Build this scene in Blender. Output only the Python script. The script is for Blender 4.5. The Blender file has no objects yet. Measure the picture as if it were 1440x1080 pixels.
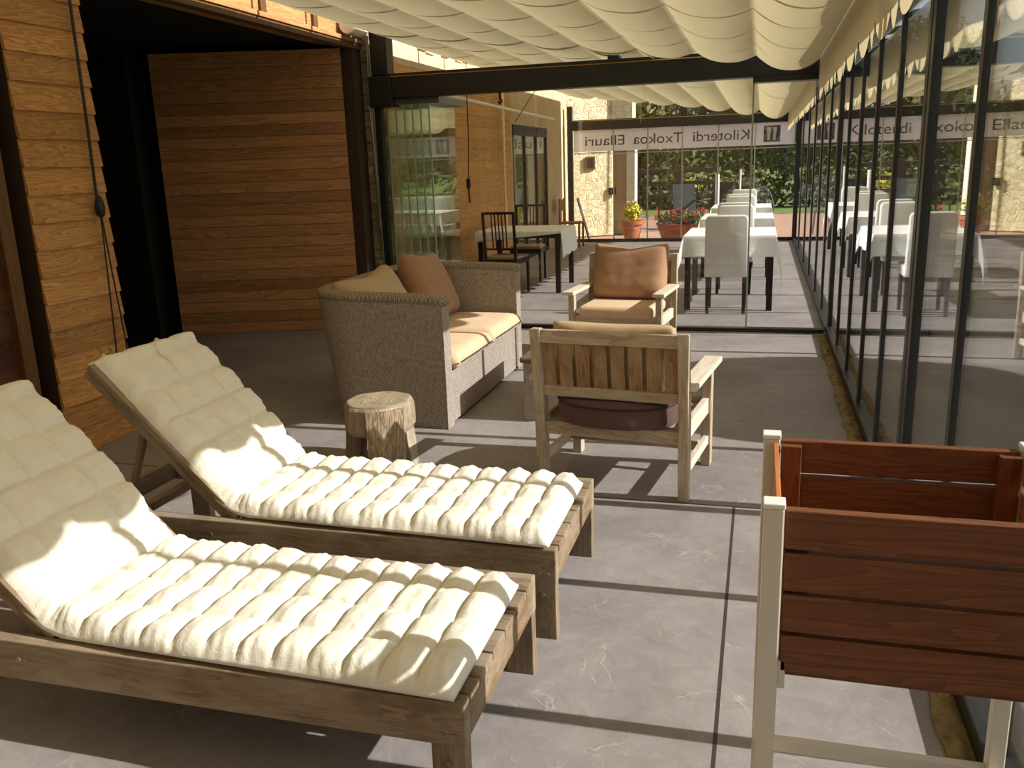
import bpy, bmesh, math, random
from mathutils import Vector, Matrix, noise

random.seed(7)
PI = math.pi
R = math.radians
COL = bpy.context.scene.collection
SC = bpy.context.scene

# ------------------------------------------------------------------ mesh helpers
class MB:
    """collects shapes in one bmesh, then links them as ONE mesh object"""
    def __init__(s):
        s.bm = bmesh.new()
        s.uv = None

    def box(s, x0, x1, y0, y1, z0, z1, m=None):
        co = [(x, y, z) for x in (x0, x1) for y in (y0, y1) for z in (z0, z1)]
        if m is not None:
            co = [m @ Vector(c) for c in co]
        v = [s.bm.verts.new(c) for c in co]
        for f in ((0, 1, 3, 2), (4, 6, 7, 5), (0, 4, 5, 1), (2, 3, 7, 6), (0, 2, 6, 4), (1, 5, 7, 3)):
            s.bm.faces.new([v[i] for i in f])
        return s

    def beam(s, p, q, w, h, up=(0, 0, 1), w2=None, h2=None):
        """a bar from p to q, w wide (sideways) and h high (along up), may taper to w2,h2"""
        p, q = Vector(p), Vector(q)
        d = (q - p).normalized()
        up = Vector(up)
        if abs(d.dot(up)) > .98:
            up = Vector((0, 1, 0))
        side = d.cross(up).normalized()
        u = side.cross(d).normalized()
        w2 = w if w2 is None else w2
        h2 = h if h2 is None else h2
        v = []
        for c, ww, hh in ((p, w, h), (q, w2, h2)):
            for a, b in ((-1, -1), (1, -1), (1, 1), (-1, 1)):
                v.append(s.bm.verts.new(c + side * a * ww / 2 + u * b * hh / 2))
        for f in ((3, 2, 1, 0), (4, 5, 6, 7), (0, 1, 5, 4), (1, 2, 6, 5), (2, 3, 7, 6), (3, 0, 4, 7)):
            s.bm.faces.new([v[i] for i in f])
        return s

    def tube(s, pts, r, n=8, closed=False):
        pts = [Vector(p) for p in pts]
        rings = []
        prev = None
        N = len(pts)
        for i, p in enumerate(pts):
            a = pts[(i - 1) % N] if (closed or i > 0) else p
            b = pts[(i + 1) % N] if (closed or i < N - 1) else p
            d = (b - a).normalized()
            ref = prev if prev is not None else (Vector((0, 0, 1)) if abs(d.z) < .9 else Vector((1, 0, 0)))
            side = d.cross(ref)
            if side.length < 1e-5:
                side = d.cross(Vector((0, 1, 0)))
            side.normalize()
            u = side.cross(d).normalized()
            prev = u
            rr = r(i / max(1, N - 1)) if callable(r) else r
            rings.append([s.bm.verts.new(p + (side * math.cos(2 * PI * k / n) + u * math.sin(2 * PI * k / n)) * rr) for k in range(n)])
        for i in range(N - 1 + (1 if closed else 0)):
            a, b = rings[i], rings[(i + 1) % N]
            for k in range(n):
                s.bm.faces.new((a[k], a[(k + 1) % n], b[(k + 1) % n], b[k]))
        if not closed:
            s.bm.faces.new(rings[0][::-1])
            s.bm.faces.new(rings[-1])
        return s

    def lathe(s, prof, c=(0, 0, 0), n=24, wob=0, squash=1.0):
        """prof = [(radius, z)] from bottom to top"""
        c = Vector(c)
        rings = []
        for j, (r, z) in enumerate(prof):
            ring = []
            for k in range(n):
                a = 2 * PI * k / n
                rr = r * (1 + wob * noise.noise(Vector((math.cos(a) * 1.7, math.sin(a) * 1.7, 3.3))))
                ring.append(s.bm.verts.new(c + Vector((rr * math.cos(a), rr * math.sin(a) * squash, z))))
            rings.append(ring)
        for a, b in zip(rings, rings[1:]):
            for k in range(n):
                s.bm.faces.new((a[k], a[(k + 1) % n], b[(k + 1) % n], b[k]))
        s.bm.faces.new(rings[0][::-1])
        s.bm.faces.new(rings[-1])
        return s

    def prism(s, poly, lo, hi, axis='z'):
        """extrude a 2D polygon between lo and hi along axis"""
        def P(a, b, t):
            return {'z': (a, b, t), 'y': (a, t, b), 'x': (t, a, b)}[axis]
        A = [s.bm.verts.new(P(a, b, lo)) for a, b in poly]
        B = [s.bm.verts.new(P(a, b, hi)) for a, b in poly]
        n = len(poly)
        s.bm.faces.new(A[::-1])
        s.bm.faces.new(B)
        for i in range(n):
            s.bm.faces.new((A[i], A[(i + 1) % n], B[(i + 1) % n], B[i]))
        return s

    def grid(s, f, nu, nv, closed_u=False, uvf=None):
        """surface f(i/nu, j/nv)"""
        V = [[s.bm.verts.new(f(i / nu, j / nv)) for j in range(nv + 1)] for i in range(nu + (0 if closed_u else 1))]
        if uvf and s.uv is None:
            s.uv = s.bm.loops.layers.uv.new('UVMap')
        M = len(V)
        for i in range(nu):
            for j in range(nv):
                q = (V[i][j], V[(i + 1) % M][j], V[(i + 1) % M][j + 1], V[i][j + 1])
                fc = s.bm.faces.new(q)
                if uvf:
                    for lp, (a, b) in zip(fc.loops, ((i, j), (i + 1, j), (i + 1, j + 1), (i, j + 1))):
                        lp[s.uv].uv = uvf(a / nu, b / nv)
        return V

    def leaves(s, c, rad, n, size, shell=.55, flat=.0, seed=0):
        rnd = random.Random(seed)
        c = Vector(c)
        for _ in range(n):
            d = Vector((rnd.gauss(0, 1), rnd.gauss(0, 1), rnd.gauss(0, 1))).normalized()
            k = shell + (1 - shell) * rnd.random()
            k *= 1 + .35 * noise.noise(d * 2.1 + c)
            p = c + Vector((d.x * rad[0], d.y * rad[1], d.z * rad[2])) * k
            a = Vector((rnd.gauss(0, 1), rnd.gauss(0, 1), rnd.gauss(0, 1))).normalized()
            b = a.cross(d if abs(a.dot(d)) < .95 else Vector((0, 0, 1))).normalized()
            a = b.cross(d * .6 + a * .4).normalized()
            sz = size * rnd.uniform(.6, 1.25)
            v = [s.bm.verts.new(p + a * sz), s.bm.verts.new(p + b * sz * .45), s.bm.verts.new(p - a * sz), s.bm.verts.new(p - b * sz * .45)]
            s.bm.faces.new(v)
        return s

    def build(s, name, m, parent=None, bevel=0, smooth=False, loc=None, rotz=0, segs=2, sub=0, angle=35, recalc=True):
        if recalc:
            bmesh.ops.recalc_face_normals(s.bm, faces=s.bm.faces)
        me = bpy.data.meshes.new(name)
        s.bm.to_mesh(me)
        s.bm.free()
        o = bpy.data.objects.new(name, me)
        COL.objects.link(o)
        me.materials.append(m)
        if smooth:
            for p in me.polygons:
                p.use_smooth = True
        if bevel:
            b = o.modifiers.new('bevel', 'BEVEL')
            b.width = bevel
            b.segments = segs
            b.limit_method = 'ANGLE'
            b.angle_limit = R(angle)
        if sub:
            b = o.modifiers.new('sub', 'SUBSURF')
            b.levels = b.render_levels = sub
        if parent is not None:
            o.parent = parent
        if loc is not None:
            o.location = loc
        o.rotation_euler.z = rotz
        return o


def tag(o, label, cat, group=None, kind=None):
    o['label'] = label
    o['category'] = cat
    if group:
        o['group'] = group
    if kind:
        o['kind'] = kind
    return o


def thing(name, label, cat, loc=(0, 0, 0), rotz=0, group=None):
    o = bpy.data.objects.new(name, None)
    COL.objects.link(o)
    o.empty_display_size = .1
    o.location = loc
    o.rotation_euler.z = rotz
    return tag(o, label, cat, group)


def struct(o, label=None, cat=None):
    o['kind'] = 'structure'
    if label:
        o['label'] = label
    if cat:
        o['category'] = cat
    return o


def struct_root(name, label, cat):
    o = bpy.data.objects.new(name, None)
    COL.objects.link(o)
    return struct(o, label, cat)


def dup(root, label, loc=None, rotz=None, group=None):
    def cp(o, parent):
        c = o.copy()
        COL.objects.link(c)
        if parent is not None:
            c.parent = parent
        for ch in list(o.children):
            cp(ch, c)
        return c
    r = cp(root, None)
    r['label'] = label
    if loc is not None:
        r.location = loc
    if rotz is not None:
        r.rotation_euler.z = rotz
    if group:
        r['group'] = group
    return r


# ------------------------------------------------------------------ material helpers
def lin(r, g, b):
    f = lambda c: (c / 255 / 12.92) if c / 255 <= .04045 else ((c / 255 + .055) / 1.055) ** 2.4
    return (f(r), f(g), f(b), 1)


class NT:
    def __init__(s, name):
        s.m = bpy.data.materials.new(name)
        s.m.use_nodes = True
        s.nt = s.m.node_tree
        s.bsdf = s.nt.nodes['Principled BSDF']
        s.out = s.nt.nodes['Material Output']

    def n(s, t, **kw):
        x = s.nt.nodes.new(t)
        for k, v in kw.items():
            if k.startswith('i_'):
                key = k[2:]
                key = int(key) if key.isdigit() else key.replace('_', ' ')
                s.put(x.inputs[key], v)
            else:
                setattr(x, k, v)
        return x

    def put(s, sock, v):
        if isinstance(v, bpy.types.NodeSocket):
            s.nt.links.new(v, sock)
        elif hasattr(v, 'outputs'):
            s.nt.links.new(v.outputs[0], sock)
        else:
            sock.default_value = v

    def math(s, op, a, b=0.0, c=None):
        x = s.n('ShaderNodeMath', operation=op)
        s.put(x.inputs[0], a)
        s.put(x.inputs[1], b)
        if c is not None:
            s.put(x.inputs[2], c)
        return x.outputs[0]

    def coord(s, kind='Object', scale=(1, 1, 1), rot=(0, 0, 0)):
        t = s.n('ShaderNodeTexCoord')
        mp = s.n('ShaderNodeMapping')
        s.put(mp.inputs['Vector'], t.outputs[kind])
        mp.inputs['Scale'].default_value = scale
        mp.inputs['Rotation'].default_value = rot
        return mp.outputs[0]

    def noise(s, vec, scale=5, detail=3, rough=.5, dist=0.0):
        x = s.n('ShaderNodeTexNoise')
        s.put(x.inputs['Vector'], vec)
        x.inputs['Scale'].default_value = scale
        x.inputs['Detail'].default_value = detail
        x.inputs['Roughness'].default_value = rough
        x.inputs['Distortion'].default_value = dist
        return x.outputs[0]

    def ramp(s, fac, stops, interp='LINEAR'):
        x = s.n('ShaderNodeValToRGB')
        s.put(x.inputs[0], fac)
        cr = x.color_ramp
        cr.interpolation = interp
        while len(cr.elements) < len(stops):
            cr.elements.new(.5)
        for e, (p, c) in zip(cr.elements, stops):
            e.position = p
            e.color = c if len(c) == 4 else (*c, 1)
        return x.outputs[0]

    def mix(s, fac, a, b, mode='MIX'):
        x = s.n('ShaderNodeMix', data_type='RGBA', blend_type=mode)
        s.put(x.inputs[0], fac)
        s.put(x.inputs[6], a)
        s.put(x.inputs[7], b)
        return x.outputs[2]

    def bump(s, h, strength=.3, dist=.01):
        x = s.n('ShaderNodeBump')
        x.inputs['Strength'].default_value = strength
        x.inputs['Distance'].default_value = dist
        s.put(x.inputs['Height'], h)
        s.put(s.bsdf.inputs['Normal'], x.outputs[0])
        return x.outputs[0]

    def base(s, col, rough=.6, metal=0, spec=.5):
        s.put(s.bsdf.inputs['Base Color'], col)
        s.put(s.bsdf.inputs['Roughness'], rough)
        s.bsdf.inputs['Metallic'].default_value = metal
        s.bsdf.inputs['Specular IOR Level'].default_value = spec
        return s


def mat_plain(name, col, rough=.6, metal=0, spec=.5, var=.0, vscale=8, bump=0, bscale=60):
    t = NT(name)
    c = col
    if var:
        nz = t.noise(t.coord(), vscale, 4, .6)
        dk = tuple(x * (1 - var) for x in col[:3]) + (1,)
        lt = tuple(min(1, x * (1 + var)) for x in col[:3]) + (1,)
        c = t.ramp(nz, [(.3, dk), (.7, lt)])
    t.base(c, rough, metal, spec)
    if bump:
        t.bump(t.noise(t.coord(), bscale, 3), bump, .004)
    return t.m


def mat_wood(name, dark, light, axis='X', plank=None, paxis='Z', grain=1.0, weather=None, wamt=.5, rough=.6, bump=.25, swirl=1.2, pvar=.28):
    """wood with long grain; plank = pitch of boards along paxis, each board with its own tone"""
    t = NT(name)
    sc = {'X': (1.1, 11, 11), 'Y': (11, 1.1, 11), 'Z': (11, 11, 1.1)}[axis]
    v = t.coord('Object', tuple(x * grain for x in sc))
    oi = t.n('ShaderNodeObjectInfo')
    off = t.n('ShaderNodeVectorMath', operation='ADD')
    t.put(off.inputs[0], v)
    rnd = t.n('ShaderNodeCombineXYZ')
    for i in range(3):
        t.put(rnd.inputs[i], t.math('MULTIPLY', oi.outputs['Random'], 31.0 + 7 * i))
    t.put(off.inputs[1], rnd.outputs[0])
    v = off.outputs[0]
    wn = None
    if plank:
        tc = t.n('ShaderNodeTexCoord')
        sp = t.n('ShaderNodeSeparateXYZ')
        t.put(sp.inputs[0], tc.outputs['Object'])
        idx = t.math('FLOOR', t.math('DIVIDE', sp.outputs[paxis], plank))
        wnn = t.n('ShaderNodeTexWhiteNoise', noise_dimensions='1D')
        t.put(wnn.inputs['W'], idx)
        wn = wnn.outputs['Value']
        o2 = t.n('ShaderNodeVectorMath', operation='ADD')
        t.put(o2.inputs[0], v)
        cx = t.n('ShaderNodeCombineXYZ')
        for i in range(3):
            t.put(cx.inputs[i], t.math('MULTIPLY', wn, 57.0))
        t.put(o2.inputs[1], cx.outputs[0])
        v = o2.outputs[0]
    big = t.noise(v, 1.0, 2, .5, swirl)
    rings = t.math('FRACT', t.math('MULTIPLY', big, 9.0))
    fine = t.noise(v, 6.0, 4, .7, .3)
    fac = t.math('ADD', t.math('MULTIPLY', rings, .55), t.math('MULTIPLY', fine, .5))
    col = t.ramp(fac, [(.15, light), (.5, tuple((a + b) / 2 for a, b in zip(dark, light))), (.95, dark)])
    if wn is not None:
        k = t.math('ADD', t.math('MULTIPLY', wn, pvar * 2), 1 - pvar)
        g = t.n('ShaderNodeCombineColor')
        for i in range(3):
            t.put(g.inputs[i], k)
        col = t.mix(1.0, col, g.outputs[0], 'MULTIPLY')
    if weather:
        wz = t.noise(t.coord('Object', tuple(.25 * x + 1.5 for x in sc)), 1.6, 5, .65)
        wf = t.ramp(wz, [(.5 - .25 * wamt, (0, 0, 0, 1)), (.62, (1, 1, 1, 1))])
        col = t.mix(t.math('MULTIPLY', wf, min(1, wamt * 1.3)), col, weather)
    t.base(col, rough, 0, .3)
    t.bump(t.math('ADD', fine, t.math('MULTIPLY', rings, .4)), bump, .006)
    return t.m


def mat_fabric(name, col, rough=.9, weave=900, bump=.12, transl=0, wrinkle=.25, wscale=7, var=.06):
    t = NT(name)
    v = t.coord()
    nz = t.noise(v, wscale, 4, .6, .6)
    fine = t.noise(v, weave, 1)
    dk = tuple(x * (1 - var) for x in col[:3]) + (1,)
    lt = tuple(min(1, x * (1 + var)) for x in col[:3]) + (1,)
    c = t.ramp(nz, [(.3, dk), (.7, lt)])
    t.base(c, rough, 0, .15)
    t.bsdf.inputs['Sheen Weight'].default_value = .15
    nrm = t.bump(t.math('ADD', t.math('MULTIPLY', nz, wrinkle * 4), t.math('MULTIPLY', fine, bump)), .5, .012)
    if transl:
        tr = t.n('ShaderNodeBsdfTranslucent')
        t.put(tr.inputs['Color'], c)
        t.put(tr.inputs['Normal'], nrm)
        mx = t.n('ShaderNodeMixShader')
        mx.inputs[0].default_value = transl
        t.put(mx.inputs[1], t.bsdf.outputs[0])
        t.put(mx.inputs[2], tr.outputs[0])
        t.put(t.out.inputs['Surface'], mx.outputs[0])
    return t.m


def mat_glass(name, tint=(.97, .977, .972), boost=0.0):
    """clear pane: straight-through light plus a mirror share that grows at grazing angles"""
    t = NT(name)
    g = t.n('ShaderNodeNewGeometry')
    d = t.n('ShaderNodeVectorMath', operation='DOT_PRODUCT')
    t.put(d.inputs[0], g.outputs['Incoming'])
    t.put(d.inputs[1], g.outputs['Normal'])
    c = t.math('ABSOLUTE', d.outputs['Value'])
    f = t.math('POWER', t.math('SUBTRACT', 1.0, c), 5.0)
    F = t.math('ADD', t.math('MULTIPLY', f, .96), .04 + boost)
    tr = t.n('ShaderNodeBsdfTransparent')
    tr.inputs[0].default_value = (*tint, 1)
    gl = t.n('ShaderNodeBsdfGlossy')
    gl.inputs['Color'].default_value = (1, 1, 1, 1)
    gl.inputs['Roughness'].default_value = 0.0
    mx = t.n('ShaderNodeMixShader')
    t.put(mx.inputs[0], F)
    t.put(mx.inputs[1], tr.outputs[0])
    t.put(mx.inputs[2], gl.outputs[0])
    t.put(t.out.inputs['Surface'], mx.outputs[0])
    return t.m


def mat_weave(name, dark, light, fu, fv):
    """rattan: strands over stakes from the UV map (metres)"""
    t = NT(name)
    tc = t.n('ShaderNodeTexCoord')
    sp = t.n('ShaderNodeSeparateXYZ')
    t.put(sp.inputs[0], tc.outputs['UV'])
    u = t.math('MULTIPLY', sp.outputs[0], fu * PI)
    row = t.math('FLOOR', t.math('MULTIPLY', sp.outputs[1], fv))
    su = t.math('SINE', t.math('ADD', u, t.math('MULTIPLY', row, PI)))
    sv = t.math('ABSOLUTE', t.math('SINE', t.math('MULTIPLY', sp.outputs[1], fv * PI)))
    h = t.math('MULTIPLY', t.math('ADD', t.math('MULTIPLY', su, .5), .5), sv)
    h = t.math('ADD', t.math('MULTIPLY', h, .7), t.math('MULTIPLY', sv, .3))
    nz = t.noise(t.coord('Object'), 40, 3)
    hh = t.math('ADD', h, t.math('MULTIPLY', t.math('SUBTRACT', nz, .5), .5))
    c = t.ramp(hh, [(.05, dark), (.65, light)])
    t.base(c, .55, 0, .3)
    t.bump(h, .55, .006)
    return t.m


# ------------------------------------------------------------------ materials
M = {}
PINE_D, PINE_L = lin(150, 98, 50), lin(204, 156, 96)
M['pine'] = mat_wood('pine_cladding', PINE_D, PINE_L, 'Y', plank=.147, paxis='Z', grain=1.35, rough=.5, pvar=.2)
M['pine_far'] = mat_wood('pine_cladding_far', lin(168, 118, 64), lin(212, 164, 104), 'Y', plank=.147, paxis='Z', grain=.7, rough=.6, pvar=.14)
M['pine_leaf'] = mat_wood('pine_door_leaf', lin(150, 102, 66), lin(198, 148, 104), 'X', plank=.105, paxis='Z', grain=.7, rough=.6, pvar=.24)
M['pine_header'] = mat_wood('pine_header', lin(146, 100, 58), lin(190, 144, 92), 'Y', grain=.8, rough=.6)
M['brown_frame'] = mat_wood('brown_frame', lin(78, 52, 28), lin(112, 78, 44), 'Z', grain=.8, rough=.5)
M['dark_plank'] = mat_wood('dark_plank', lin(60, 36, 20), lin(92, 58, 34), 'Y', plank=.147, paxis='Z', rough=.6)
M['black_metal'] = mat_plain('black_metal', lin(38, 38, 38), .4, 0, .4)
M['grey_metal'] = mat_plain('grey_metal', lin(120, 118, 112), .35, .6)
M['dark_jamb'] = mat_plain('dark_jamb', lin(66, 48, 36), .7)
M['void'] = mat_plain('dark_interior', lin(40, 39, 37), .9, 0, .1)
M['glass'] = mat_glass('clear_glass')
M['glass_wall'] = mat_glass('glass_wall', (.965, .97, .968), .02)
M['glass_green'] = mat_glass('green_glass', (.86, .92, .88), .06)
M['glass_edge'] = mat_plain('glass_edge', lin(158, 172, 158), .2)
M['steel_edge'] = mat_plain('steel_edge', lin(196, 194, 186), .3, .3)
M['lounger_wood'] = mat_wood('lounger_wood', lin(98, 80, 60), lin(146, 124, 98), 'X', weather=lin(168, 154, 136), wamt=.45, rough=.75, grain=1.3)
M['lounger_leg'] = mat_wood('lounger_leg', lin(100, 82, 62), lin(146, 124, 98), 'Z', weather=lin(166, 152, 134), wamt=.4, rough=.75, grain=1.3)
M['lounger_end'] = mat_wood('lounger_end', lin(94, 72, 50), lin(144, 118, 88), 'Y', weather=lin(168, 152, 132), wamt=.5, rough=.75, grain=1.3)
M['cushion'] = mat_fabric('ecru_cushion', lin(230, 224, 208), wrinkle=.2, wscale=26, var=.03)
M['strap'] = mat_fabric('ecru_strap', lin(216, 206, 180))
M['bolt'] = mat_plain('bolt_steel', lin(150, 140, 125), .4, .7)
M['rattan'] = mat_weave('grey_rattan', lin(82, 70, 60), lin(200, 187, 174), 60, 140)
M['rattan_rim'] = mat_weave('grey_rattan_rim', lin(104, 90, 74), lin(172, 158, 140), 30, 70)
M['tan'] = mat_fabric('tan_seat_fabric', lin(210, 180, 146), wrinkle=.12)
M['brown_cush'] = mat_fabric('brown_cushion_fabric', lin(166, 128, 98), wrinkle=.16)
M['beige_cush'] = mat_fabric('beige_cushion_fabric', lin(184, 158, 122), wrinkle=.16)
M['plum'] = mat_fabric('plum_cushion_fabric', lin(96, 70, 64), wrinkle=.1)
M['piping'] = mat_fabric('dark_piping', lin(60, 44, 36))
M['old_teak'] = mat_wood('old_teak', lin(140, 116, 88), lin(190, 168, 138), 'Z', weather=lin(194, 184, 166), wamt=.5, rough=.75)
M['old_teak_x'] = mat_wood('old_teak_rail', lin(142, 118, 88), lin(192, 170, 140), 'X', weather=lin(198, 188, 168), wamt=.5, rough=.75)
M['old_teak_y'] = mat_wood('old_teak_arm', lin(182, 164, 138), lin(222, 210, 190), 'Y', weather=lin(212, 200, 180), wamt=.6, rough=.75)
M['teak_slat'] = mat_wood('teak_slat', lin(108, 74, 50), lin(164, 124, 92), 'Z', weather=lin(184, 160, 126), wamt=.35, rough=.7)
M['log'] = mat_wood('weathered_log', lin(112, 90, 66), lin(182, 160, 132), 'Z', weather=lin(188, 178, 160), wamt=.5, rough=.85, bump=.8, grain=2)
M['log_top'] = mat_plain('log_top', lin(150, 136, 112), .85, 0, .2, var=.25, vscale=14, bump=.4, bscale=30)
M['log_split'] = mat_wood('split_log', lin(112, 86, 62), lin(214, 190, 160), 'Z', rough=.85, bump=1.0, grain=3.2, swirl=.4)
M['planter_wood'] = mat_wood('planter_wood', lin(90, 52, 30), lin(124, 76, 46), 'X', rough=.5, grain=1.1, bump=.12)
M['planter_wood_y'] = mat_wood('planter_wood_end', lin(140, 80, 42), lin(192, 124, 70), 'Y', rough=.5, grain=1.1, bump=.12)  # end boards coloured lighter to bounce more light into the box
M['planter_wood_z'] = mat_wood('planter_wood_batten', lin(90, 50, 28), lin(124, 74, 42), 'Z', rough=.5, grain=1.1, bump=.12)
M['planter_leg'] = mat_plain('planter_leg_paint', lin(206, 198, 182), .35, .1)
M['canopy'] = mat_fabric('canopy_cloth', lin(212, 197, 152), transl=.24, wrinkle=.1, wscale=5, var=.02, weave=500)
M['valance'] = mat_fabric('valance_cloth', lin(232, 212, 166), transl=.36, wrinkle=.15, wscale=8, var=.03, weave=500)
M['white_cloth'] = mat_fabric('white_cloth', lin(238, 238, 236), wrinkle=.15, wscale=10, var=.02)
M['chair_cover'] = mat_fabric('chair_cover_cloth', lin(232, 230, 224), wrinkle=.12, wscale=8, var=.02)
M['dark_wood'] = mat_wood('dark_wenge_wood', lin(24, 16, 13), lin(48, 34, 28), 'Z', rough=.4)
M['seat_beige'] = mat_fabric('beige_seat', lin(170, 150, 116))
M['chair_brown'] = mat_wood('brown_chair_wood', lin(120, 70, 36), lin(170, 108, 60), 'Z', rough=.5)
M['terracotta'] = mat_plain('terracotta', lin(172, 104, 72), .8, 0, .2, var=.12, vscale=10)
M['red_pot'] = mat_plain('red_trough', lin(150, 72, 50), .7, 0, .2, var=.1)
M['leaf_yellow'] = mat_plain('yellow_green_leaf', lin(196, 190, 60), .6, 0, .2, var=.35, vscale=30)
M['leaf_green'] = mat_plain('green_leaf', lin(74, 98, 44), .6, 0, .2, var=.4, vscale=30)
M['leaf_dark'] = mat_plain('dark_tree_leaf', lin(112, 120, 70), .7, 0, .1, var=.4, vscale=1.2)
M['leaf_blue'] = mat_plain('blue_green_leaf', lin(94, 112, 84), .7, 0, .1, var=.4, vscale=1.2)
M['leaf_olive'] = mat_plain('olive_leaf', lin(150, 138, 84), .7, 0, .1, var=.4, vscale=1.2)
M['leaf_dull_olive'] = mat_plain('dull_olive_shrub_leaf', lin(82, 84, 50), .7, 0, .1, var=.45, vscale=1.5)  # darker, duller olive than the other leaf colours
M['petal'] = mat_plain('red_petal', lin(222, 56, 60), .5, 0, .2, var=.3, vscale=40)
M['bark'] = mat_plain('tree_bark', lin(84, 68, 52), .9, 0, .1, var=.3, vscale=10)
M['fence'] = mat_plain('fence_wood', lin(74, 68, 62), .8, 0, .1, var=.2)
M['mesh_black'] = mat_plain('outdoor_chair_black', lin(38, 41, 43), .7)
M['white_paint'] = mat_plain('white_paint', lin(225, 222, 214), .5)
M['film'] = mat_fabric('frosted_film', lin(250, 248, 253), transl=.72, wrinkle=0, var=0)
M['letter'] = mat_plain('letter_grey', lin(92, 90, 92), .6)
M['sign_white'] = mat_plain('sign_white', lin(226, 224, 226), .5)
M['rope'] = mat_plain('pale_rope', lin(240, 226, 190), .9, var=.12, vscale=60)
M['cable'] = mat_plain('black_cable', lin(26, 24, 24), .5)
M['yellow'] = mat_plain('yellow_cable', lin(166, 124, 46), .5)
M['plaster'] = mat_plain('beige_plaster', lin(196, 174, 138), .9, 0, .1, var=.08, vscale=3)
M['brown_plaster'] = mat_plain('brown_door_paint', lin(164, 142, 120), .8, 0, .1, var=.06, vscale=3)
M['white_plaster'] = mat_plain('white_plaster', lin(232, 226, 208), .9, 0, .1, var=.04)


def mat_floor():
    t = NT('stamped_concrete')
    v = t.coord('Object')
    a = t.noise(v, 1.3, 6, .62, .4)
    b = t.noise(v, 11, 8, .75, .8)
    f = t.math('ADD', t.math('MULTIPLY', a, .6), t.math('MULTIPLY', b, .4))
    c = t.ramp(f, [(.34, lin(123, 115, 112)), (.5, lin(141, 133, 130)), (.66, lin(159, 151, 148))])
    # pale scuffs: thin crooked lines
    vo = t.n('ShaderNodeTexVoronoi', feature='DISTANCE_TO_EDGE')
    wv = t.n('ShaderNodeVectorMath', operation='ADD')
    nn = t.n('ShaderNodeTexNoise')
    t.put(nn.inputs['Vector'], v)
    nn.inputs['Scale'].default_value = 5
    nn.inputs['Detail'].default_value = 4
    vs = t.n('ShaderNodeVectorMath', operation='SCALE')
    t.put(vs.inputs[0], nn.outputs['Color'])
    vs.inputs['Scale'].default_value = .5
    t.put(wv.inputs[0], v)
    t.put(wv.inputs[1], vs.outputs[0])
    t.put(vo.inputs['Vector'], wv.outputs[0])
    vo.inputs['Scale'].default_value = 3.2
    ln = t.ramp(vo.outputs['Distance'], [(0.0, (1, 1, 1, 1)), (.028, (0, 0, 0, 1))])
    msk = t.ramp(t.noise(v, 4, 4, .7), [(.50, (0, 0, 0, 1)), (.62, (1, 1, 1, 1))])
    fl = t.ramp(t.noise(v, 34, 3, .6, 1.2), [(.66, (0, 0, 0, 1)), (.74, (1, 1, 1, 1))])
    sc = t.math('MAXIMUM', t.math('MULTIPLY', t.math('MULTIPLY', ln, msk), .42), t.math('MULTIPLY', fl, .22))
    c = t.mix(sc, c, lin(190, 182, 172))
    # saw-cut joints
    sp = t.n('ShaderNodeSeparateXYZ')
    tc = t.n('ShaderNodeTexCoord')
    t.put(sp.inputs[0], tc.outputs['Object'])
    def line(sock, at, w):
        return t.math('LESS_THAN', t.math('ABSOLUTE', t.math('SUBTRACT', sock, at)), w)
    jx = t.math('MULTIPLY', line(sp.outputs[0], -.07, .006), t.math('LESS_THAN', sp.outputs[1], 3.84))
    j = t.math('MAXIMUM', jx, line(sp.outputs[1], 3.84, .006))
    j = t.math('MAXIMUM', j, line(sp.outputs[1], 7.9, .006))
    c = t.mix(j, c, lin(62, 56, 52))
    t.base(c, t.math('ADD', t.math('MULTIPLY', b, .3), .5), 0, .3)
    h = t.math('ADD', t.math('MULTIPLY', b, .6), t.math('ADD', t.math('MULTIPLY', sc, .8), t.math('MULTIPLY', j, -3.0)))
    t.bump(h, .35, .01)
    return t.m


M['floor'] = mat_floor()


def mat_stone(name, a, b, mortar, scale=3.2):
    t = NT(name)
    tc = t.n('ShaderNodeTexCoord')
    # wall stones seen from the front: fold X+Y together so both faces get stones
    sp = t.n('ShaderNodeSeparateXYZ')
    t.put(sp.inputs[0], tc.outputs['Object'])
    cx = t.n('ShaderNodeCombineXYZ')
    t.put(cx.inputs[0], t.math('ADD', sp.outputs[0], sp.outputs[1]))
    t.put(cx.inputs[1], t.math('MULTIPLY', sp.outputs[2], 1.5))
    vo = t.n('ShaderNodeTexVoronoi', feature='DISTANCE_TO_EDGE')
    vc = t.n('ShaderNodeTexVoronoi')
    for x in (vo, vc):
        t.put(x.inputs['Vector'], cx.outputs[0])
        x.inputs['Scale'].default_value = scale
        x.inputs['Randomness'].default_value = .85
    nz = t.noise(tc.outputs['Object'], 12, 5, .7)
    sepc = t.n('ShaderNodeSeparateColor')
    t.put(sepc.inputs[0], vc.outputs['Color'])
    f = t.math('ADD', t.math('MULTIPLY', sepc.outputs[0], .5), t.math('MULTIPLY', nz, .5))
    c = t.ramp(f, [(.2, a), (.75, b)])
    e = t.ramp(vo.outputs['Distance'], [(.01, (1, 1, 1, 1)), (.06, (0, 0, 0, 1))])
    c = t.mix(t.math('MULTIPLY', e, .7), c, mortar)
    t.base(c, .9, 0, .1)
    t.bump(t.math('ADD', t.math('MULTIPLY', e, -.8), nz), .7, .03)
    return t.m


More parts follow.
